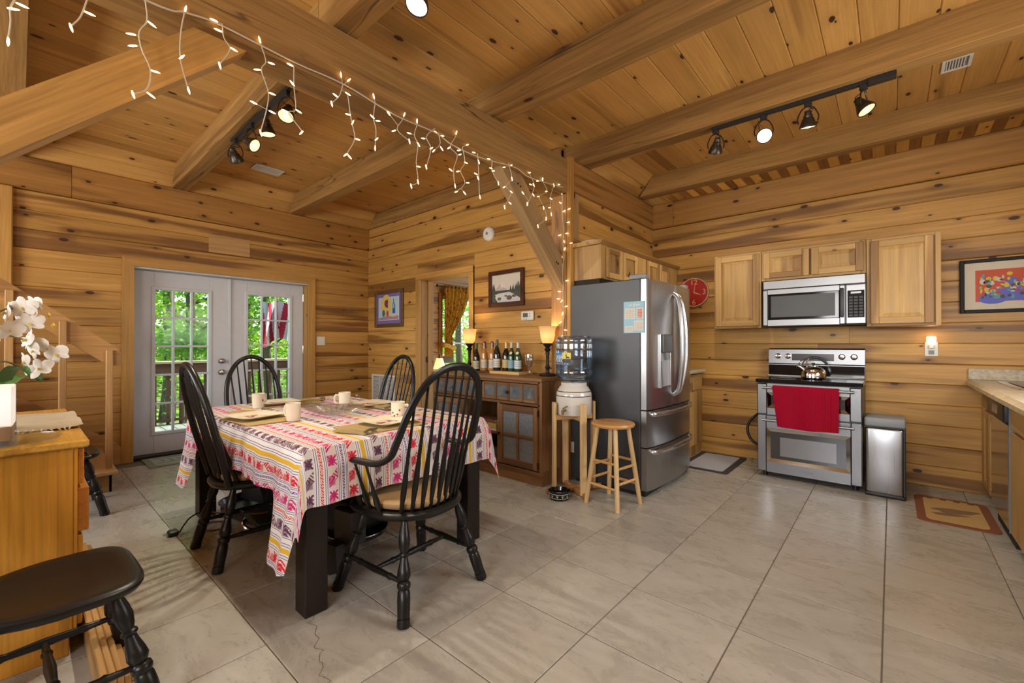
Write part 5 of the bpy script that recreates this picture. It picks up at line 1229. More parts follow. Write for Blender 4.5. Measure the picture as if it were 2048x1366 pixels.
def art(t, polys, names=None, y=-.0125):
    mb = MB(); mats = []
    for k, (nm, col, pls) in enumerate(polys):
        mats.append(flat('paint_%s_%d' % (nm, k), col, .6))
        for q, p in enumerate(pls): mb.add([(x, y - .0003*(k+1) - .00002*q, z) for x, z in p], [tuple(range(len(p)))], k)
    obj('painted_print', mb, mats, t)
def ell(cx, cz, a, b, n=14): return [(cx+a*math.cos(2*math.pi*k/n), cz+b*math.sin(2*math.pi*k/n)) for k in range(n)]
q = random.Random(5)
# landscape
t, a, b, c2, d = picture('painting of a snowy mountain and rocky stream in a dark wood frame', YB, -3.375, -2.865, 1.625, 2.02, .048, wood('mahogany_frame', (.07, .022, .010), (.03, .010, .006), axis=0, band=.6, knots=0, rough=.3), flat('canvas_cream', (.58, .52, .44), .7), 0)
W_, H_ = b-a, d-c2; X = lambda u: a+u*W_; Z = lambda v: c2+v*H_
trees = []
for k in range(16):
    u = q.uniform(.66, 1.); h = q.uniform(.25, .5)*(u-.2); trees.append([(X(u-.035), Z(.36)), (X(min(1, u+.035)), Z(.36)), (X(min(u, 1)), Z(.38+h))])
for k in range(9):
    u = q.uniform(0, .10); trees.append([(X(u), Z(.30)), (X(u+.05), Z(.30)), (X(u+.02), Z(.30+q.uniform(.2, .42)))])
art(t, [('mountain', (.42, .36, .35), [[(X(.08), Z(.42)), (X(.30), Z(.70)), (X(.36), Z(.72)), (X(.55), Z(.42))]]), ('snow', (.62, .56, .52), [[(X(.30), Z(.70)), (X(.36), Z(.72)), (X(.5), Z(.5)), (X(.38), Z(.55)), (X(.33), Z(.5))]]),
        ('far_bank', (.05, .05, .035), [[(X(0), Z(.36)), (X(.12), Z(.43)), (X(.75), Z(.43)), (X(1), Z(.46)), (X(1), Z(.30)), (X(0), Z(.30))]]),
        ('bank', (.06, .06, .05), [[(X(0), Z(0)), (X(0), Z(.40)), (X(.10), Z(.34)), (X(.18), Z(.12)), (X(.20), Z(0))], [(X(1), Z(.1)), (X(1), Z(.5)), (X(.62), Z(.38)), (X(.75), Z(.28))]]),
        ('stream', (.50, .52, .53), [[(X(.22), Z(0)), (X(.12), Z(.18)), (X(.2), Z(.32)), (X(.62), Z(.36)), (X(.8), Z(.24)), (X(1), Z(.06)), (X(1), Z(0))]]),
        ('fir_trees', (.045, .05, .035), trees), ('rocks', (.12, .07, .05), [ell(X(.27), Z(.13), .03, .018), ell(X(.62), Z(.15), .04, .025), ell(X(.78), Z(.2), .03, .014), ell(X(.5), Z(.22), .02, .01)])])
# still life with wine bottle
t, a, b, c2, d = picture('still life painting of a blue bottle and fruit with violet mat', YB, -5.705, -5.005, 1.46, 1.985, .05, wood('walnut_frame', (.13, .065, .02), (.07, .035, .012), axis=0, band=.6, knots=0, rough=.35), flat('violet_mat', (.17, .13, .36), .8), .055)
W_, H_ = b-a, d-c2
art(t, [('paper', (.66, .66, .70), [[(X(-.02), Z(-.02)), (X(1.02), Z(-.02)), (X(1.02), Z(1.02)), (X(-.02), Z(1.02))]]), ('pale_wash', (.42, .55, .62), [[(X(.0), Z(.0)), (X(1), Z(.0)), (X(1), Z(1)), (X(0), Z(1))]]), ('yellow_disc', (.66, .48, .12), [ell(X(.38), Z(.66), .13, .15, 20)]),
        ('purple_flower', (.16, .04, .11), [ell(X(.36), Z(.74), .035, .05), ell(X(.44), Z(.80), .02, .04), ell(X(.42), Z(.62), .03, .03)]), ('table_band', (.36, .22, .30), [[(X(0), Z(0)), (X(1), Z(0)), (X(1), Z(.16)), (X(.5), Z(.18)), (X(0), Z(.1))]]),
        ('bottle_shape', (.02, .10, .34), [[(X(.70), Z(.28)), (X(.84), Z(.28)), (X(.83), Z(.66)), (X(.77), Z(.76)), (X(.77), Z(.93)), (X(.74), Z(.93)), (X(.74), Z(.76)), (X(.70), Z(.66))]]), ('highlight', (.30, .48, .40), [[(X(.71), Z(.5)), (X(.79), Z(.5)), (X(.79), Z(.68)), (X(.74), Z(.72))]]),
        ('green_fruit', (.03, .16, .13), [ell(X(.25), Z(.30), .035, .05)]), ('red_fruit', (.45, .06, .10), [ell(X(.45), Z(.28), .03, .045)]), ('bread', (.60, .52, .28), [ell(X(.75), Z(.2), .10, .022)])])
# colourful party scene on the kitchen wall
t, a, b, c2, d = picture('bright party scene print in cream mat and black frame on kitchen wall', YC, .425, 1.08, 1.472, 1.908, .028, flat('black_frame', (.016, .014, .013), .6, Specular_IOR_Level=.25), flat('cream_mat', (.62, .54, .42), .8), .062)
W_, H_ = b-a, d-c2
blobs = {'blue_cloth': ((.10, .12, .48), [ell(X(.45), Z(.2), .16, .05), ell(X(.2), Z(.08), .08, .04), ell(X(.75), Z(.12), .14, .05), ell(X(.42), Z(.5), .05, .06)]), 'yellow_shapes': ((.62, .46, .03), []), 'green_shapes': ((.25, .42, .10), []), 'crimson_shapes': ((.38, .05, .08), []), 'pale_shapes': ((.55, .5, .5), []), 'teal_shapes': ((.10, .28, .33), []), 'dark_marks': ((.05, .05, .06), [])}
for nm, n_, v0, v1 in (('yellow_shapes', 30, .3, .85), ('green_shapes', 20, .2, .8), ('crimson_shapes', 20, .1, .7), ('pale_shapes', 26, .2, .8), ('teal_shapes', 22, .1, .85), ('dark_marks', 24, .1, .8)):
    for k in range(n_): blobs[nm][1].append(ell(X(q.uniform(.06, .94)), Z(q.uniform(v0, v1)), q.uniform(.005, .017), q.uniform(.006, .02), 9))
art(t, [('red_ground', (.50, .07, .02), [[(X(0), Z(0)), (X(1), Z(0)), (X(1), Z(1)), (X(0), Z(1))]])] + [(k, v[0], v[1]) for k, v in blobs.items()])
# thermostat, smoke alarm, switch, outlet, grille
th = thing('thermostat', 'cream thermostat below the mountain painting', 'thermostat', (-2.90, YB, 1.462))
obj('body', MB().rbox(0, .165, -.028, 0, 0, .10, .022), m_plastic, th); obj('screen', MB().cbox(.03, .095, -.0295, -.027, .035, .078, .001), flat('lcd', (.10, .11, .08), .3), th)
for x, z in ((.12, .07), (.12, .045), (.045, .016), (.075, .016)): kb = obj('button', MB().lathe([(.007, 0), (.006, .002)], 10), m_grey, th, (x, -.028, z)); kb.rotation_euler = (R(90), 0, 0)
sa = thing('smoke_alarm', 'round white smoke alarm high on the back wall', 'smoke alarm', (-3.38, YB, 2.45)); sa.rotation_euler = (R(90), 0, 0)
obj('base', MB().lathe([(.078, 0), (.078, .02), (.07, .03)], 28), m_plastic, sa); obj('cover', MB().lathe([(.068, .03), (.06, .04), (.02, .043), (.001, .043)], 28), m_plastic, sa); obj('test_button', MB().lathe([(.018, .043), (.015, .048), (.001, .048)], 16), m_grey, sa)
sw = thing('light_switch', 'white double light switch right of the french doors', 'switch', (XA, 2.70, 1.205))
obj('plate', MB().cbox(0, .007, 0, .115, 0, .118, .003), m_plastic, sw)
for y in (.035, .08): obj('toggle', MB().cbox(.006, .016, y-.005, y+.005, .05, .07, .002), m_plastic, sw)
ol = thing('night_light', 'plug-in night light glowing on a white outlet under cabinet', 'night light', (.212, YC, 1.117))
obj('plate', MB().cbox(0, .085, -.007, 0, 0, .118, .003), m_plastic, ol)
obj('socket', MB().cbox(.025, .06, -.010, -.006, .015, .05, .003), m_grey, ol); obj('plug_body', MB().cbox(.024, .06, -.03, -.007, .065, .10, .005), m_plastic, ol)
obj('diffuser', MB().cbox(.012, .072, -.045, -.012, .105, .17, .008), shade('night_light_glow', (.9, .85, .7), 4.0), ol)
p_ = lamp('night_light_light', 'POINT', .5, WARM, (0, 0, 0), shadow_soft_size=.02); p_.parent = ol; p_.location = (.042, -.06, .15)
gl_ = thing('return_air_grille', 'white louvred return air grille low on the back wall', 'grille', (-5.80, YB, .24))
for a_, b_, c_, d_ in ((0, .03, 0, .54), (.56, .59, 0, .54), (.03, .56, 0, .03), (.03, .56, .51, .54)): obj('frame_side', MB().cbox(a_, b_, -.012, 0, c_, d_, .003), m_plastic, gl_)
obj('backing', MB().box(.03, .56, -.002, 0, .03, .51), m_grey, gl_)
lm_ = MB().box(.03, .56, -.010, -.004, 0, .009).mesh('louvre', m_plastic)
for k in range(26): obj('louvre', lm_, None, gl_, (0, 0, .035+k*.0182))
for k in (.2, .38): obj('mullion', MB().box(k, k+.012, -.0115, -.002, .03, .51), m_plastic, gl_)
# clock
ck = thing('wall_clock', 'round red wall clock with cream rim between fridge and cabinet', 'clock', (-1.715, YC, 1.815)); CR = .165
ri = obj('rim', MB().lathe([(CR-.012, .02), (CR-.008, .034), (CR, .034), (CR+.004, .0), (CR-.012, .0)], 40, cap=False), flat('clock_rim', (.62, .42, .22), .35), ck); ri.rotation_euler = (R(90), 0, 0)
fc = obj('face', MB().lathe([(CR-.011, 0), (CR-.011, .018)], 40), flat('clock_red', (.42, .012, .008), .4), ck); fc.rotation_euler = (R(90), 0, 0)
m_num = flat('clock_numeral', (.70, .42, .20), .5)
def text(body, size, mat, parent, loc, rot, name='numeral', ext=.0006, align='CENTER'):
    cu = bpy.data.curves.new(name, 'FONT'); cu.body = body; cu.size = size; cu.extrude = ext; cu.align_x = align; cu.align_y = 'CENTER'; cu.resolution_u = 3
    tmp = bpy.data.objects.new('tmp', cu); COL.objects.link(tmp); bpy.context.view_layer.update()
    me = bpy.data.meshes.new_from_object(tmp.evaluated_get(bpy.context.evaluated_depsgraph_get())); bpy.data.objects.remove(tmp)
    me.materials.clear(); me.materials.append(mat); me.name = name
    o = obj(name, me, None, parent, loc); o.rotation_euler = rot; return o
for s_, ang in (('12', 90), ('3', 0), ('6', 270), ('9', 180)):
    text(s_, .085, m_num, ck, ((CR-.05)*math.cos(R(ang)), -.0195, (CR-.05)*math.sin(R(ang))), (R(90), 0, 0))
for ang, L_, w_ in ((80, .095, .005), (-22, .085, .007)):
    dx, dz = math.cos(R(ang)), math.sin(R(ang)); nx_, nz_ = -dz*w_, dx*w_
    obj('hand', MB().add([(nx_, -.022, nz_), (-nx_, -.022, -nz_), (dx*L_-nx_*.3, -.022, dz*L_-nz_*.3), (dx*L_+nx_*.3, -.022, dz*L_+nz_*.3)], [(0, 1, 2, 3)]), m_num, ck)
# ------------------------------------------------------------------ water dispenser, stool, bowl
WX_, WY_ = -1.985, 3.045
ws = thing('dispenser_stand', 'light wooden four-leg stand under the water crock', 'stand', (WX_, WY_, 0), R(58))
for k in range(4):
    a = R(90*k + 0); c, s = math.cos(a), math.sin(a); r0 = .175
    M_ = Matrix.Rotation(a, 4, 'Z')
    obj('leg', MB().cbox(r0-.012, r0+.012, -.028, .028, .02, .745, .006).xf(M_), m_birch, ws)
obj('cross_rail', MB().cbox(-.19, .19, -.014, .014, .60, .642, .004), m_birch_h, ws); o_ = obj('cross_rail', MB().cbox(-.19, .19, -.014, .014, .60, .641, .004), m_birch_h, ws); o_.rotation_euler = (0, 0, R(90))
obj('base_rail', MB().cbox(-.25, .25, -.016, .016, .005, .05, .008), wood('ruddy_birch', (.42, .2, .07), (.3, .13, .04), axis=0, knots=0), ws); o_ = obj('base_rail', MB().cbox(-.25, .25, -.016, .016, .0, .045, .008), bpy.data.materials['ruddy_birch'], ws); o_.rotation_euler = (0, 0, R(90))
cr_ = thing('water_crock', 'white ceramic water crock with two black bands', 'crock', (WX_, WY_, .643))
obj('crock', MB().lathe([(.001, 0), (.138, 0), (.145, .008), (.147, .15), (.142, .185), (.118, .225), (.106, .235), (.106, .262), (.10, .262), (.09, .24), (.001, .235)], 40, cap=False), flat('glazed_cream', (.66, .62, .55), .12), cr_)
for z in (.155, .192): obj('band', MB().lathe([(.1478 if z < .17 else .1415, z-.003), (.1482 if z < .17 else .1405, z), (.1474 if z < .17 else .139, z+.003)], 40, cap=False), m_blackp, cr_)
spg = obj('spigot', MB().tube([(0, -.145, .045), (0, -.19, .045)], .012, 10).tube([(0, -.185, .05), (0, -.19, .015)], [.012, .009], 10).tube([(-.005, -.18, .062), (.035, -.175, .085)], .005, 8).lathe([(.02, 0), (.02, .006)], 14, (0, 0, 0)).xf(Matrix.Identity(4)), flat('brass_spigot', (.32, .24, .12), .25, .9), cr_); spg.rotation_euler = (0, 0, R(5))
jg = thing('water_jug', 'clear blue five gallon water jug upside down on the crock', 'jug', (WX_, WY_, .906))
jp = [(.028, -.03), (.03, .0), (.05, .012), (.11, .018), (.142, .045), (.15, .07), (.15, .10), (.143, .108), (.15, .116), (.152, .26), (.144, .268), (.152, .276), (.152, .315), (.144, .322), (.15, .33), (.148, .36), (.13, .378), (.10, .382), (.001, .374)]
obj('jug', MB().lathe(jp, 44, cap=False), m_water, jg)
obj('water', MB().lathe([(.001, 0), (.045, .014), (.108, .022), (.138, .048), (.146, .072), (.146, .20), (.001, .20)], 36, cap=False), glass('still_water', (.72, .80, .86), .2), jg)
lab = obj('label', MB(), m_white, jg) if False else None
def on_cyl(mb_pts, r): return mb_pts
def cyl_patch(a0, a1, z0, z1, r, n=14):
    vs = [(r*math.cos(R(a0+(a1-a0)*i/n)), r*math.sin(R(a0+(a1-a0)*i/n)), z) for z in (z0, z1) for i in range(n+1)]
    return MB().add(vs, [(i, i+1, n+2+i, n+1+i) for i in range(n)], 0, True)
A0, A1 = -128, -66
lb = obj('label', cyl_patch(A0, A1, .145, .245, .1535), flat('label_navy', (.03, .06, .16), .4), jg)
obj('label_sky', cyl_patch(A0, A0+34, .20, .245, .1540), flat('label_blue', (.06, .26, .55), .4), lb)
obj('label_sun', cyl_patch(A0+34, A1, .19, .245, .1540), flat('label_yellow', (.75, .60, .03), .4), lb)
obj('label_hill', cyl_patch(A0+30, A1, .165, .195, .1543), flat('label_dark', (.02, .025, .03), .4), lb)
def wrap(o, r, ang):
    for v in o.data.vertices:
        x, y, z = v.co; a = ang + x/r; v.co = ((r+z)*math.cos(a), (r+z)*math.sin(a), y)
m_ltr = flat('label_white_letter', (.8, .8, .8), .4)
for s_, z_, sz in (('DEER', .205, .042), ('PARK', .178, .042)):
    o_ = text(s_, sz, m_ltr, lb, (0, 0, z_), (0, 0, 0), 'lettering', .0004, 'LEFT')
    for v in o_.data.vertices: v.co.x *= .9
    wrap(o_, .1548, R(A0+3))
dp_ = [(.0, .0), (.006, .012), (.004, .028), (.012, .032), (.02, .030), (.034, .030), (.037, .024), (.036, .0), (.033, .0), (.032, .015), (.014, .014), (.010, .0), (.008, .0), (.008, .014)]
mbx = MB().add([(x, z, .0) for x, z in [(.0, 0), (.003, 0), (.006, .014), (.026, .015), (.029, 0), (.032, 0), (.032, .022), (.028, .027), (.012, .027), (.008, .042), (.0, .044), (-.004, .038), (.002, .034), (.002, .016)]], [tuple(range(14))])
mbx.add([(.002, .042, 0), (.004, .042, 0), (-.002, .056, 0), (-.004, .055, 0)], [(0, 1, 2, 3)]); mbx.add([(.006, .042, 0), (.008, .042, 0), (.012, .055, 0), (.010, .056, 0)], [(0, 1, 2, 3)])
o_ = obj('deer_mark', mbx, bpy.data.materials['label_dark'], lb, (0, 0, .186)); wrap(o_, .1549, R(A0+46))
mbx = MB(); [mbx.add(cyl_patch(A0+4+k*9, A0+10+k*9, .153, .157, .1546).v, [tuple(x_ for x_ in f) for f in cyl_patch(0, 1, 0, 1, 1).f]) for k in range(6)]
obj('small_print', mbx, m_ltr, lb)
stl = thing('bar_stool', 'round-seat birch stool in front of the fridge side', 'stool', (-1.615, 3.02, 0), R(-8))
obj('seat', MB().lathe([(.001, .588), (.135, .588), (.158, .594), (.165, .608), (.160, .620), (.14, .625), (.001, .625)], 40, cap=False), wood('birch_seat', (.52, .27, .09), (.40, .19, .06), axis=0, knots=0, grain=.2, rough=.3), stl)
ft = {}
for k in range(4):
    a = R(45+90*k); T = Vector((math.cos(a)*.115, math.sin(a)*.115, .592)); F_ = Vector((math.cos(a)*.205, math.sin(a)*.205, 0)); ft[k] = (T, F_)
    obj('leg', MB().tube([T, T.lerp(F_, .5), F_], [.016, .0185, .0165], 12), m_birch, stl)
for k in range(4):
    for t_ in ((.50, .80) if k % 2 == 0 else (.56, .74)): a_, b_ = ft[k][0].lerp(ft[k][1], t_-.06), ft[(k+1) % 4][0].lerp(ft[(k+1) % 4][1], t_-.06); obj('rung', MB().tube([a_, a_.lerp(b_, .5), b_], [.009, .0115, .009], 8), m_birch_h, stl)
db = thing('pet_bowl', 'black ceramic pet bowl with white paw prints on the floor', 'bowl', (-1.985, 2.835, 0))
obj('bowl', MB().lathe([(.001, .0), (.075, 0), (.082, .006), (.085, .05), (.088, .066), (.083, .068), (.076, .05), (.07, .02), (.001, .016)], 32, cap=False), m_bglass, db)
obj('inside', MB().lathe([(.001, .0165), (.071, .0205), (.0765, .05), (.0835, .0682)], 32, cap=False), flat('bowl_cream', (.55, .50, .40), .3), db)
for z in (.018, .050): obj('stripe', MB().lathe([(.0838 if z < .03 else .0855, z), (.0841 if z < .03 else .0858, z+.003)], 32, cap=False), m_plastic, db)
mb = MB()
for k in range(7):
    a = R(-150+28*k); c = Vector((.0852*math.cos(a), .0852*math.sin(a), .034)); tn = Vector((-math.sin(a), math.cos(a), 0)); up = Vector((0, 0, 1)); o2 = Vector((math.cos(a), math.sin(a), 0))*.0012
    for dx, dz, r_ in ((0, -.002, .0052), (-.007, .006, .0022), (0, .009, .0022), (.007, .006, .0022)):
        mb.add([c+o2+tn*(dx+r_*math.cos(w))+up*(dz+r_*math.sin(w)) for w in [2*math.pi*i/8 for i in range(8)]], [tuple(range(8))])
obj('paw_prints', mb, m_plastic, db)
# ------------------------------------------------------------------ bedroom beyond the doorway
def floral():
    t = NT('golden_floral_curtain'); c = t.n('TexCoord').outputs['Object']
    v = t.n('TexVoronoi', t.mapping(c, scale=(14, 14, 10)), i_Scale=1.); n1 = t.noise(c, 26, 4, .7)
    col = t.mix(t.math('LESS_THAN', v.outputs['Distance'], .30), (.62, .38, .06), (.42, .11, .03))
    col = t.mix(t.math('GREATER_THAN', n1, .58), col, (.18, .16, .03))
    return t.fin(col, .9)
cu = thing('curtain', 'golden floral curtain tied back at the bedroom window', 'curtain', (XA+.09, 4.88, .80))
mbc = MB(); nu, nv = 60, 30; vs = []
for j in range(nv+1):
    v = j/nv; z = 1.45 - 1.45*v*.86
    tie = math.exp(-((v-.70)/.16)**2); wR = (.62 - .30*max(0, v-.12)*1.0) ; wd_ = (.60 - .42*min(1, v/.70)**1.6) if v < .7 else .18 + .10*(v-.7)
    for i in range(nu+1):
        u = i/nu; vs.append((.03*math.sin(u*44)*(1-.4*tie), u*wd_, z))
fs = [(j*(nu+1)+i, j*(nu+1)+i+1, (j+1)*(nu+1)+i+1, (j+1)*(nu+1)+i) for j in range(nv) for i in range(nu)]
m_flo = floral(); obj('drape', mbc.add(vs, fs, 0, True), m_flo, cu)
obj('tie_back', MB().rbox(-.05, .06, -.06, .24, .36, .44, .03).xf(Matrix.Translation((0, 0, .40)) @ Matrix.Rotation(R(-14), 4, 'X') @ Matrix.Translation((0, 0, -.40))), m_flo, cu)
obj('rod', MB().tube([(.0, -.16, 1.42), (.0, 1.2, 1.42)], .012, 10).lathe([(.001, -.03), (.022, -.01), (.022, .01), (.001, .03)], 12, (0, -.16, 1.42)), m_iron, cu)
bl = thing('bedside_lamp', 'small white-shaded lamp on a hooked arm glowing in the bedroom', 'lamp', (XA+.42, 4.50, 0))
obj('shade', MB().lathe([(.062, .84), (.066, .842), (.10, .985), (.096, .985)][::1] if False else [(.10, .82), (.052, .99), (.050, .99), (.098, .82)], 24, cap=False), m_shade_w, bl)
obj('arm', MB().tube(crom([(0, 0, .985), (0, 0, 1.05), (0, -.05, 1.08), (0, -.14, 1.08), (0, -.15, .9), (0, -.15, .012)], 4), .008, 8), m_iron, bl)
obj('base', MB().lathe([(.09, .004), (.09, .018), (.02, .03)], 20, (0, -.15, 0)), m_iron, bl)
p_ = lamp('bedside_light', 'POINT', 9, WARM, (0, 0, 0), shadow_soft_size=.06); p_.parent = bl; p_.location = (.06, 0, .80)
# ------------------------------------------------------------------ stairs on the left
sr = thing('staircase', 'oak stairs with plank handrail rising along the left wall', 'staircase', (-4.86, .52, 0))
for k in range(8):
    yy = -.235*k; zz = .19*(k+1)
    obj('tread', MB().cbox(-1.03, .09, yy-.27, yy+.03, zz-.035, zz, .008), m_stair, sr); obj('riser', MB().box(-1.03, .0, yy-.015, yy, zz-.19, zz-.035), m_stair, sr)
obj('stringer', MB().prism([(0, 0), (0, .155), (-.235, .155), (-.235, .345), (-.47, .345), (-.47, .535), (-.705, .535), (-.705, .725), (-.94, .725), (-.94, .9), (-1.88, 1.5), (-1.88, 1.2), (-.35, 0)], -.02, .0, 'x'), m_stair_y, sr)
obj('handrail', MB().prism([(.06, 1.03), (.06, 1.155), (.02, 1.20), (-1.6, 2.52), (-1.6, 2.33), (-.02, 1.045)], -.09, -.05, 'x'), m_stair_y, sr)
for yy, zb_, zt3 in ((-.015, .035, 1.17), (-.285, .20, 1.40), (-.56, .40, 1.62), (-.83, .6, 1.85)): obj('baluster', MB().cbox(-.048, -.01, yy-.022, yy+.022, zb_, zt3, .004), m_stair_v, sr)
obj('wall_skirt', MB().prism([(.22, 0), (.22, .12), (.15, .22), (-1.6, 1.62), (-1.6, 1.3), (-.1, 0)], -1.055, -1.035, 'x'), m_stair_y, sr)
# ------------------------------------------------------------------ amber buffet on the left with its things
bf = thing('buffet', 'amber varnished pine buffet at the left edge', 'buffet', (-2.42, .16, 0)); BZ = .845
obj('side_panel', MB().cbox(-.02, 0, -.62, -.012, .08, BZ-.03, .003), m_amber, bf); obj('corner_stile', MB().cbox(-.022, .004, -.055, -.012, .08, BZ-.03, .003), m_amber, bf)
obj('carcass', MB().box(-1.18, -.02, -.62, -.012, .08, BZ-.03), m_amber, bf)
obj('face_frame', MB().cbox(-1.18, 0, -.012, .0, .08, BZ-.03, .002), m_amber, bf)
obj('top', MB().cbox(-1.21, .035, -.66, .03, BZ-.03, BZ, .006), m_amber_y, bf); obj('plinth', MB().cbox(-1.17, -.01, -.60, -.02, 0, .08, .003), m_amber, bf)
for a_, b_ in ((-.56, -.03), (-1.15, -.60)):
    for z0_, z1_ in ((.66, .80), (.47, .645)): obj('drawer', MB().cbox(a_, b_, .0, .02 if z0_ > .6 else .035, z0_, z1_, .004), wood('amber_drawer', (.50, .19, .03), (.35, .12, .02), axis=0, knots=.05, rough=.3), bf)
    obj('door', MB().cbox(a_, b_, .0, .018, .10, .455, .004), m_amber, bf)
obj('drawer_pull', MB().tube([(-.20, .02, .73), (-.20, .05, .73), (-.32, .05, .73), (-.32, .02, .73)], .006, 8), m_iron, bf)
crt = thing('trim_boards', 'pale pine trim boards lying along the foot of the amber buffet', 'boards', (-2.75, .185, 0))
for k, (hh, yy) in enumerate(((.115, 0), (.10, .022), (.085, .045), (.05, .068), (.03, .09))): obj('board', MB().cbox(-.84, .80-.03*k, yy, yy+.020, 0, hh, .004), m_birch_h, crt)
def burlap():
    t = NT('burlap_runner'); c = t.n('TexCoord').outputs['Object']; x, y, z = t.sep(c)
    wv = t.math('MULTIPLY', t.math('SINE', t.math('MULTIPLY', x, 900.)), t.math('SINE', t.math('MULTIPLY', y, 900.))); t.bump(wv, .4, .002)
    return t.fin(t.mix(t.noise(c, 12, 3), (.46, .37, .25), (.36, .28, .18)), .95)
rn = thing('table_runner', 'frayed burlap runner lying across the buffet top', 'runner', (-3.05, .0, BZ+.001))
vs = []; nu, nv = 20, 24
for i in range(nu+1):
    for j in range(nv+1):
        u, v = i/nu, j/nv; x = (u-.5)*.62; y = -.50 + .70*v
        over = max(0, y - .188); zz = .004 + .012*abs(math.sin(u*7+v*3))*(1 if v > .5 else .5) + (.012 if over else 0) - over*.55
        vs.append((x + .01*math.sin(v*9), min(y, .20), max(zz, -.05)))
fs = [(i*(nv+1)+j, (i+1)*(nv+1)+j, (i+1)*(nv+1)+j+1, i*(nv+1)+j+1) for i in range(nu) for j in range(nv)]
obj('cloth', MB().add(vs, fs, 0, True), burlap(), rn)
mb = MB()
for k in range(30): x_ = .31+.0; yk = -.48+.022*k; mb.tube([(x_, yk, .010), (x_+.03, yk+.012*math.sin(k), .004)], .003, 5)
obj('fringe', mb, flat('fringe_cream', (.62, .52, .36), .9), rn)
# candle holder on a glass plate, orchid in a pot
gp = single('glass_plate', MB().lathe([(.001, 0), (.12, 0), (.19, .010), (.193, .013), (.12, .004), (.001, .003)], 36, cap=False), m_clear, 'clear glass plate under the candle lantern on the buffet', 'plate', (-2.53, -.07, BZ+.0008))
cn = thing('candle_lantern', 'square frosted candle lantern with brown base on the buffet', 'lantern', (-2.51, -.062, BZ+.0145), R(-3))
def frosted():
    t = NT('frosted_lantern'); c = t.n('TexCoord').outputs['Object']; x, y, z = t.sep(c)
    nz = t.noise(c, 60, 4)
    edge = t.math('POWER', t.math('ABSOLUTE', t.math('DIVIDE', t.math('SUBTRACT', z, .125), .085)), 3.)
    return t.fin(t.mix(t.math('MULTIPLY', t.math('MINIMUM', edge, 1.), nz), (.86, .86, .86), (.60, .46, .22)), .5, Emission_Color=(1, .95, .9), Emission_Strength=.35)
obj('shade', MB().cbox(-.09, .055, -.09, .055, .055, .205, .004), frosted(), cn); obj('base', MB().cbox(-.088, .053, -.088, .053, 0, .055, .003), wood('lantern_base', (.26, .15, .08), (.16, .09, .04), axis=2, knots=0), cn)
orc = thing('orchid', 'white artificial orchid in a grey pot at the left edge', 'plant', (-2.80, -.06, BZ+.0018))
obj('pot', MB().lathe([(.001, 0), (.055, 0), (.06, .01), (.058, .13), (.062, .14), (.05, .14), (.048, .11), (.001, .105)], 24, cap=False), flat('grey_glaze', (.16, .18, .20), .3), orc)
m_leaf = flat('orchid_leaf', (.07, .19, .05), .3); m_pet = flat('orchid_petal', (.78, .73, .66), .6, Subsurface_Weight=.0); m_lip = flat('orchid_lip', (.65, .48, .04), .5); m_stem = flat('orchid_stem', (.22, .20, .10), .6)
for a_, L_, up_ in ((10, .20, .10), (40, .15, .16), (-60, .15, .12), (130, .17, .11), (200, .16, .09)):
    n = 9; vs = []
    for i in range(n):
        t_ = i/(n-1); wdt = .032*math.sin(math.pi*min(1, t_*.92+.08))**.6; px = L_*t_; pz = .13 + up_*math.sin(t_*2.4)*.9
        for s_ in (-1, 0, 1): vs.append((px, s_*wdt, pz + (.012 if s_ else 0)))
    fs = [(i*3+j, (i+1)*3+j, (i+1)*3+j+1, i*3+j+1) for i in range(n-1) for j in range(2)]
    o_ = obj('leaf', MB().add(vs, fs, 0, True), m_leaf, orc); o_.rotation_euler = (0, 0, R(a_))
fbm = bmesh.new(); bmesh.ops.create_uvsphere(fbm, u_segments=10, v_segments=6, radius=1)
pm = MB(); base_v = [v.co.copy() for v in fbm.verts]; base_f = [[v.index for v in f.verts] for f in fbm.faces]; fbm.free()
for ang, ln, wd_ in ((90, .036, .022), (15, .04, .034), (165, .04, .034), (-40, .034, .02), (220, .034, .02)):
    M_ = Matrix.Rotation(R(ang), 4, 'X') @ Matrix.Translation((0, ln*.85, 0))
    pm.add([M_ @ Vector((v.z*.003 + .006*(v.y**2)*(-1 if ang in (15, 165) else 1), v.y*ln, v.x*wd_)) for v in base_v], base_f, 0, True)
pet_me = pm.mesh('petals', m_pet)
lip_me = MB().tube([(.0, 0, 0), (.014, 0, -.004), (.02, 0, -.014)], [.006, .007, .002], 8).mesh('lip', m_lip)
qf = random.Random(11)
def spray(pts, n0, nfl, seed):
    P = crom(pts, 8); obj('stem', MB().tube(P, .004, 6), m_stem, orc)
    for k in range(nfl):
        p = P[int(n0 + (len(P)-1-n0)*k/max(1, nfl-1))]
        f = obj('flower', pet_me, None, orc, p + Vector((qf.uniform(.0, .05), qf.uniform(-.03, .03), qf.uniform(-.02, .03)))); f.rotation_euler = (qf.uniform(-.5, .5), qf.uniform(-.3, .5), R(-45)+qf.uniform(-.7, .7)); s_ = qf.uniform(.62, .9); f.scale = (s_, s_, s_)
        obj('lip', lip_me, None, f)
spray([(0, 0, .12), (.02, -.02, .30), (.03, -.02, .46), (.02, .03, .52), (.0, .08, .51), (-.01, .125, .47)], 12, 8, 1)
spray([(.01, 0, .12), (.05, -.05, .26), (.06, -.05, .36), (.05, .0, .41), (.03, .06, .40), (.02, .11, .37), (.0, .15, .34)], 12, 9, 2)
spray([(-.01, 0, .12), (.04, -.04, .20), (.05, -.02, .28), (.03, .03, .30), (.02, .10, .25)], 10, 6, 3)
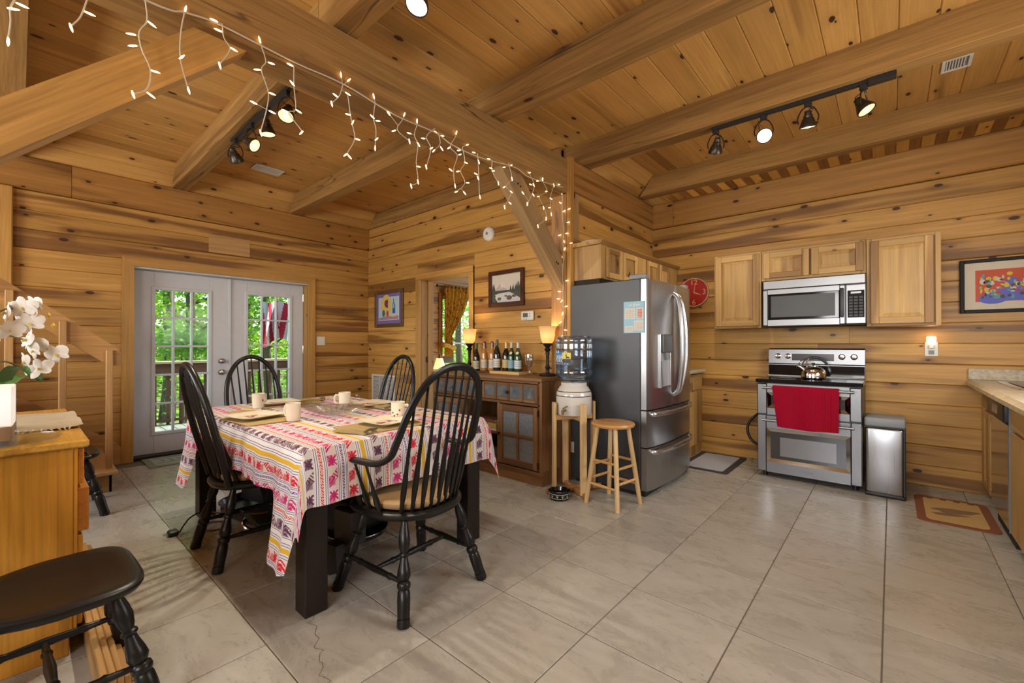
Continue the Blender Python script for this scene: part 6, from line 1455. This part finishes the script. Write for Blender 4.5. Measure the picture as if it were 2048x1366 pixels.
for p in ((0, .15, .50), (.0, .165, .455), (.0, .17, .31), (.02, .13, .23)): obj('bud', MB().lathe([(.001, -.012), (.009, 0), (.001, .013)], 10, p), m_lip if p[2] > .4 else m_leaf, orc)
# ------------------------------------------------------------------ track lights, vents, string lights
def head(parent, p, aim, r=.052, hot=False, yoke=True, energy=60, lit=True, spot=True):
    """gimbal spot head hanging from the track at p (parent local = world here), its mouth looking along aim"""
    p = Vector(p); d = Vector(aim).normalized(); drop = .145; c = p - Vector((0, 0, drop))
    q = (-d).to_track_quat('Z', 'Y').to_matrix().to_4x4(); M_ = Matrix.Translation(c) @ q
    h = obj('spot_head', MB().lathe([(.018, .075), (.022, .07), (.022, .05), (.028, .045), (.028, .03), (.034, .025), (r*.86, -.005), (r, -.022), (r, -.034), (r*.9, -.034)], 22, cap=False).lathe([(.001, .076), (.018, .075)], 22, cap=False).xf(M_), m_bronze, parent)
    obj('lens', MB().lathe([(r*.9, -.030), (.001, -.028)], 22, cap=False).xf(M_), (m_spot_hot if hot else m_spot), h)
    obj('lamp_capsule', MB().lathe([(.017, -.0295), (.014, -.034), (.001, -.036)], 14, cap=False).xf(M_), m_spot_hot, h)
    side = d.cross(Vector((0, 0, 1))); side = side.normalized() if side.length > .05 else Vector((1, 0, 0))
    st_ = p - Vector((0, 0, .03))
    for s in (-1, 1):
        obj('yoke_arm', MB().tube(crom([st_, st_ + side*s*.035 - Vector((0, 0, .02)), c + side*s*(r+.008) + Vector((0, 0, .04)), c + side*s*(r+.004)], 4), .0045, 6), m_bronze, h)
    obj('cord', MB().tube(crom([st_, st_ + side*.03 + Vector((0, 0, -.03)), c - d*.085 + side*.012, c - d*.07], 4), .003, 6), m_blackp, h)
    obj('adapter', MB().cbox(p.x-.022, p.x+.022, p.y-.014, p.y+.014, p.z-.035, p.z, .004), m_blackp, h)
    if spot:
        lamp('spot_light', 'SPOT', energy*.72, (1, .88, .70), c + d*.04, aim=c + d*2, spot_size=R(95), spot_blend=.85, shadow_soft_size=.035)
def track(label, x0, x1, y, z, heads, box_at=None):
    t = thing('track_light', label, 'track light', (0, 0, 0))
    obj('track', MB().cbox(x0, x1, y-.018, y+.018, z-.022, z, .003), m_blackp, t)
    if box_at: obj('feed_box', MB().cbox(box_at[0], box_at[1], y-.03, y+.03, z-.035, z, .004), m_blackp, t)
    for kw in heads: head(t, **kw)
    return t
kz, ky = ZJ-.001, 3.60
track('black track light with four spots under the kitchen beam', -1.06, .03, ky, kz, [
    dict(p=(-1.03, ky, kz-.02), aim=(-.35, .55, -.85), energy=70), dict(p=(-.70, ky, kz-.02), aim=(.30, -.80, -.62), hot=True, energy=70),
    dict(p=(-.43, ky, kz-.02), aim=(-.05, .25, -1), energy=70), dict(p=(-.13, ky, kz-.02), aim=(.45, -.12, -.85), energy=70)], (-.11, .03))
dz_, dy_ = ZJ-.001, 1.175
track('black track light with four spots under the dining beam', -4.12, -2.95, dy_, dz_, [
    dict(p=(-3.02, dy_, dz_-.02), aim=(.35, -.35, -.85), energy=150), dict(p=(-3.36, dy_, dz_-.02), aim=(.05, .1, -1), energy=110),
    dict(p=(-3.68, dy_, dz_-.02), aim=(.75, .5, -.55), energy=75), dict(p=(-4.05, dy_, dz_-.02), aim=(-.5, .55, -.8), energy=55)])
track('black track light whose single visible spot hangs at the top edge', -1.75, -.9, 1.175, ZJ-.001, [
    dict(p=(-1.585, 1.175, ZJ-.021), aim=(.05, -.35, -.95), hot=True, energy=70), dict(p=(-1.1, 1.175, ZJ-.021), aim=(.2, .4, -.9), energy=70)])
def vent(label, x0, x1, y0, y1):
    t = thing('ceiling_vent', label, 'vent', (x0, y0, ZC-.0005)); w_, h_ = x1-x0, y1-y0
    obj('frame', MB().cbox(0, w_, 0, .02, -.012, 0, .003).cbox(0, w_, h_-.02, h_, -.012, 0, .003).cbox(0, .02, .02, h_-.02, -.012, 0, .003).cbox(w_-.02, w_, .02, h_-.02, -.012, 0, .003) , m_plastic, t)
    obj('backing', MB().box(.02, w_-.02, .02, h_-.02, -.003, -.001), m_grey, t)
    n = 7
    for k in range(n):
        if w_ > h_: yy = .024+(h_-.05)*k/n; obj('slat', MB().box(.022, w_-.022, yy, yy+.006, -.010, -.004), m_plastic, t)
        else: xx_ = .024+(w_-.05)*k/n; obj('slat', MB().box(xx_, xx_+.006, .022, h_-.022, -.010, -.004), m_plastic, t)
vent('white ceiling vent beside the dining track light', -5.24, -5.06, 1.66, 1.95)
vent('white ceiling vent above the right end of the kitchen', .265, .415, 4.12, 4.30)
# ---- icicle string lights along the girder and down the post
def ray_plane(px, py, ax, c):
    f_ = 866.9; yaw = .719437; tl = .00603
    F = Vector((-math.sin(yaw), math.cos(yaw), 0)); Rr = Vector((math.cos(yaw), math.sin(yaw), 0)); Zz = Vector((0, 0, 1))
    Ft = F*math.cos(tl) + Zz*math.sin(tl); Ut = Zz*math.cos(tl) - F*math.sin(tl)
    d = Rr*((px-1024)/f_) - Ut*((py-683)/f_) + Ft; C = Vector((0, 0, 1.22)); s = (c - C[ax])/d[ax]; return C + d*s
PX = -2.210
G1 = lambda x, y: ray_plane(x*.3418, y*.3418, 0, PX)
G2 = lambda x, y: ray_plane(600+x*.3418, y*.3418, 0, PX)
GP = lambda x, y: ray_plane(1000+x*.2781, 300+y*.2781, 1, 3.286)
icl = thing('string_lights', 'white icicle string lights draped along the girder and down the post', 'string lights', (0, 0, 0))
wires = []; bulbs = []
main = [Vector((PX, -.9, 2.60)), Vector((PX, -.3, 2.585))] + [ray_plane(x, y, 0, PX) for x, y in ((290, 0), (370, 25), (430, 45), (520, 90), (600, 130), (690, 170), (790, 230), (870, 265), (905, 290), (960, 315), (1030, 335), (1060, 355), (1125, 375))]
wires.append((main, .0042))
D1 = [([(85, 0), (60, 50), (62, 130), (48, 230)], [(72, 52), (125, 30), (48, 240)]), ([(510, 0), (470, 100), (415, 155)], [(415, 158), (520, 78)]),
      ([(850, 0), (860, 120), (815, 190), (830, 290), (880, 410), (860, 520), (780, 550)], [(885, 140), (770, 200), (780, 268), (905, 418), (778, 550), (880, 555)]),
      ([(1080, 75), (1060, 180), (1055, 340), (1100, 520)], [(1085, 55), (1062, 335), (1103, 525)]), ([(1300, 140), (1310, 220), (1345, 290), (1285, 378)], [(1255, 120), (1280, 178), (1365, 288), (1285, 380)]),
      ([(1530, 270), (1555, 360), (1530, 410), (1570, 540), (1560, 640), (1525, 770)], [(1520, 235), (1585, 370), (1508, 408), (1590, 548), (1487, 602), (1590, 655), (1525, 775)]),
      ([(1720, 390), (1720, 500), (1730, 640), (1690, 660), (1770, 770)], [(1700, 380), (1712, 490), (1745, 650), (1670, 650), (1765, 775)])]
D2 = [([(250, 500), (230, 560), (185, 605)], [(240, 440), (285, 470), (210, 560), (185, 605), (278, 548)]), ([(280, 560), (300, 700), (320, 810), (275, 900)], [(283, 670), (308, 718), (335, 815), (268, 905), (288, 915)]),
      ([(440, 600), (430, 690), (445, 760), (440, 860)], [(432, 565), (425, 685), (455, 708), (447, 815), (440, 865)]), ([(600, 700), (570, 760), (640, 825)], [(520, 665), (610, 672), (550, 765), (640, 825)]),
      ([(685, 730), (670, 790), (690, 850), (680, 950), (690, 1060), (650, 1085)], [(685, 710), (640, 780), (692, 843), (693, 975), (690, 1062), (650, 1087)]), ([(790, 750), (740, 800), (765, 870), (740, 975)], [(795, 775), (722, 810), (768, 868), (738, 975)]),
      ([(810, 780), (820, 840), (785, 880)], [(832, 795), (828, 868), (783, 882)]), ([(910, 800), (880, 860), (920, 910), (900, 990), (905, 1085)], [(915, 778), (872, 865), (883, 995), (907, 1085), (935, 905)]),
      ([(950, 860), (965, 950), (940, 1000), (965, 1070), (920, 1120)], [(978, 848), (930, 880), (970, 952), (925, 1003), (980, 1070), (915, 1122), (962, 1128)]), ([(1040, 900), (1045, 1000), (1050, 1150)], [(1018, 893), (1045, 945), (1030, 1018), (1042, 1043), (1052, 1150)]),
      ([(1125, 935), (1125, 1000), (1160, 1070)], [(1105, 930), (1118, 985), (1130, 1000), (1160, 1070)]), ([(1220, 955), (1240, 1045), (1205, 1090), (1235, 1130), (1195, 1210)], [(1235, 968), (1195, 978), (1240, 1045), (1195, 1095), (1235, 1122), (1228, 1188), (1197, 1210)]),
      ([(1340, 1010), (1370, 1090), (1330, 1200)], [(1343, 1010), (1305, 1130), (1330, 1195), (1368, 1085), (1350, 1080), (1365, 1140)]), ([(1420, 1060), (1445, 1120), (1400, 1150), (1430, 1220), (1440, 1275), (1392, 1320)], [(1420, 1050), (1390, 1060), (1442, 1120), (1395, 1150), (1425, 1215), (1440, 1278), (1392, 1322)]),
      ([(1485, 1085), (1465, 1160), (1470, 1250)], [(1485, 1083), (1515, 1080), (1468, 1162), (1460, 1215), (1470, 1252)])]
for g_, dd in ((G1, D1), (G2, D2)):
    for line, bs in dd:
        L = [g_(*p) for p in line]; wires.append((L, .0026))
        for b in bs:
            P = g_(*b); nr = min((q_ for q_ in crom(L, 5)), key=lambda q_: (q_-P).length); bulbs.append((P, nr))
LP = [GP(*p) for p in ((445, 270), (452, 500), (460, 700), (450, 900), (456, 1100), (450, 1360))]; wires.append((LP, .0035)); wires.append(([p + Vector((.012*math.sin(k*2), -.004, 0)) for k, p in enumerate(crom(LP, 3))], .0025))
for b in ((445, 315), (435, 380), (495, 425), (460, 440), (490, 520), (430, 612), (480, 600), (460, 655), (510, 670), (465, 712), (440, 768), (437, 880), (480, 940), (435, 967), (428, 1018), (420, 1070), (445, 1085), (475, 1125), (450, 1175), (435, 1240), (470, 1295), (445, 1340)):
    P = GP(*b); bulbs.append((P, min(crom(LP, 8), key=lambda q_: (q_-P).length)))
for L, r_ in wires:
    obj('wire', MB().tube(crom(L, 6), r_, 6), flat('white_wire', (.55, .47, .36), .6) if 'white_wire' not in bpy.data.materials else bpy.data.materials['white_wire'], icl)
bul = MB().lathe([(.0025, -.012), (.0034, -.004), (.0040, .002), (.0032, .011), (.0008, .018)], 8).mesh('bulb', m_bulb)
stem_m = bpy.data.materials['white_wire']; tw = MB()
for P, nr in bulbs:
    d = P - nr; 
    if d.length < .004: d = Vector((0, .3, -1))
    o_ = obj('bulb', bul, None, icl, P); o_.rotation_euler = d.to_track_quat('Z', 'Y').to_euler()
    tw.tube([nr, P - d.normalized()*.008], .0018, 5)
tag(obj('bulb_leads', tw, stem_m, icl), kind='stuff')
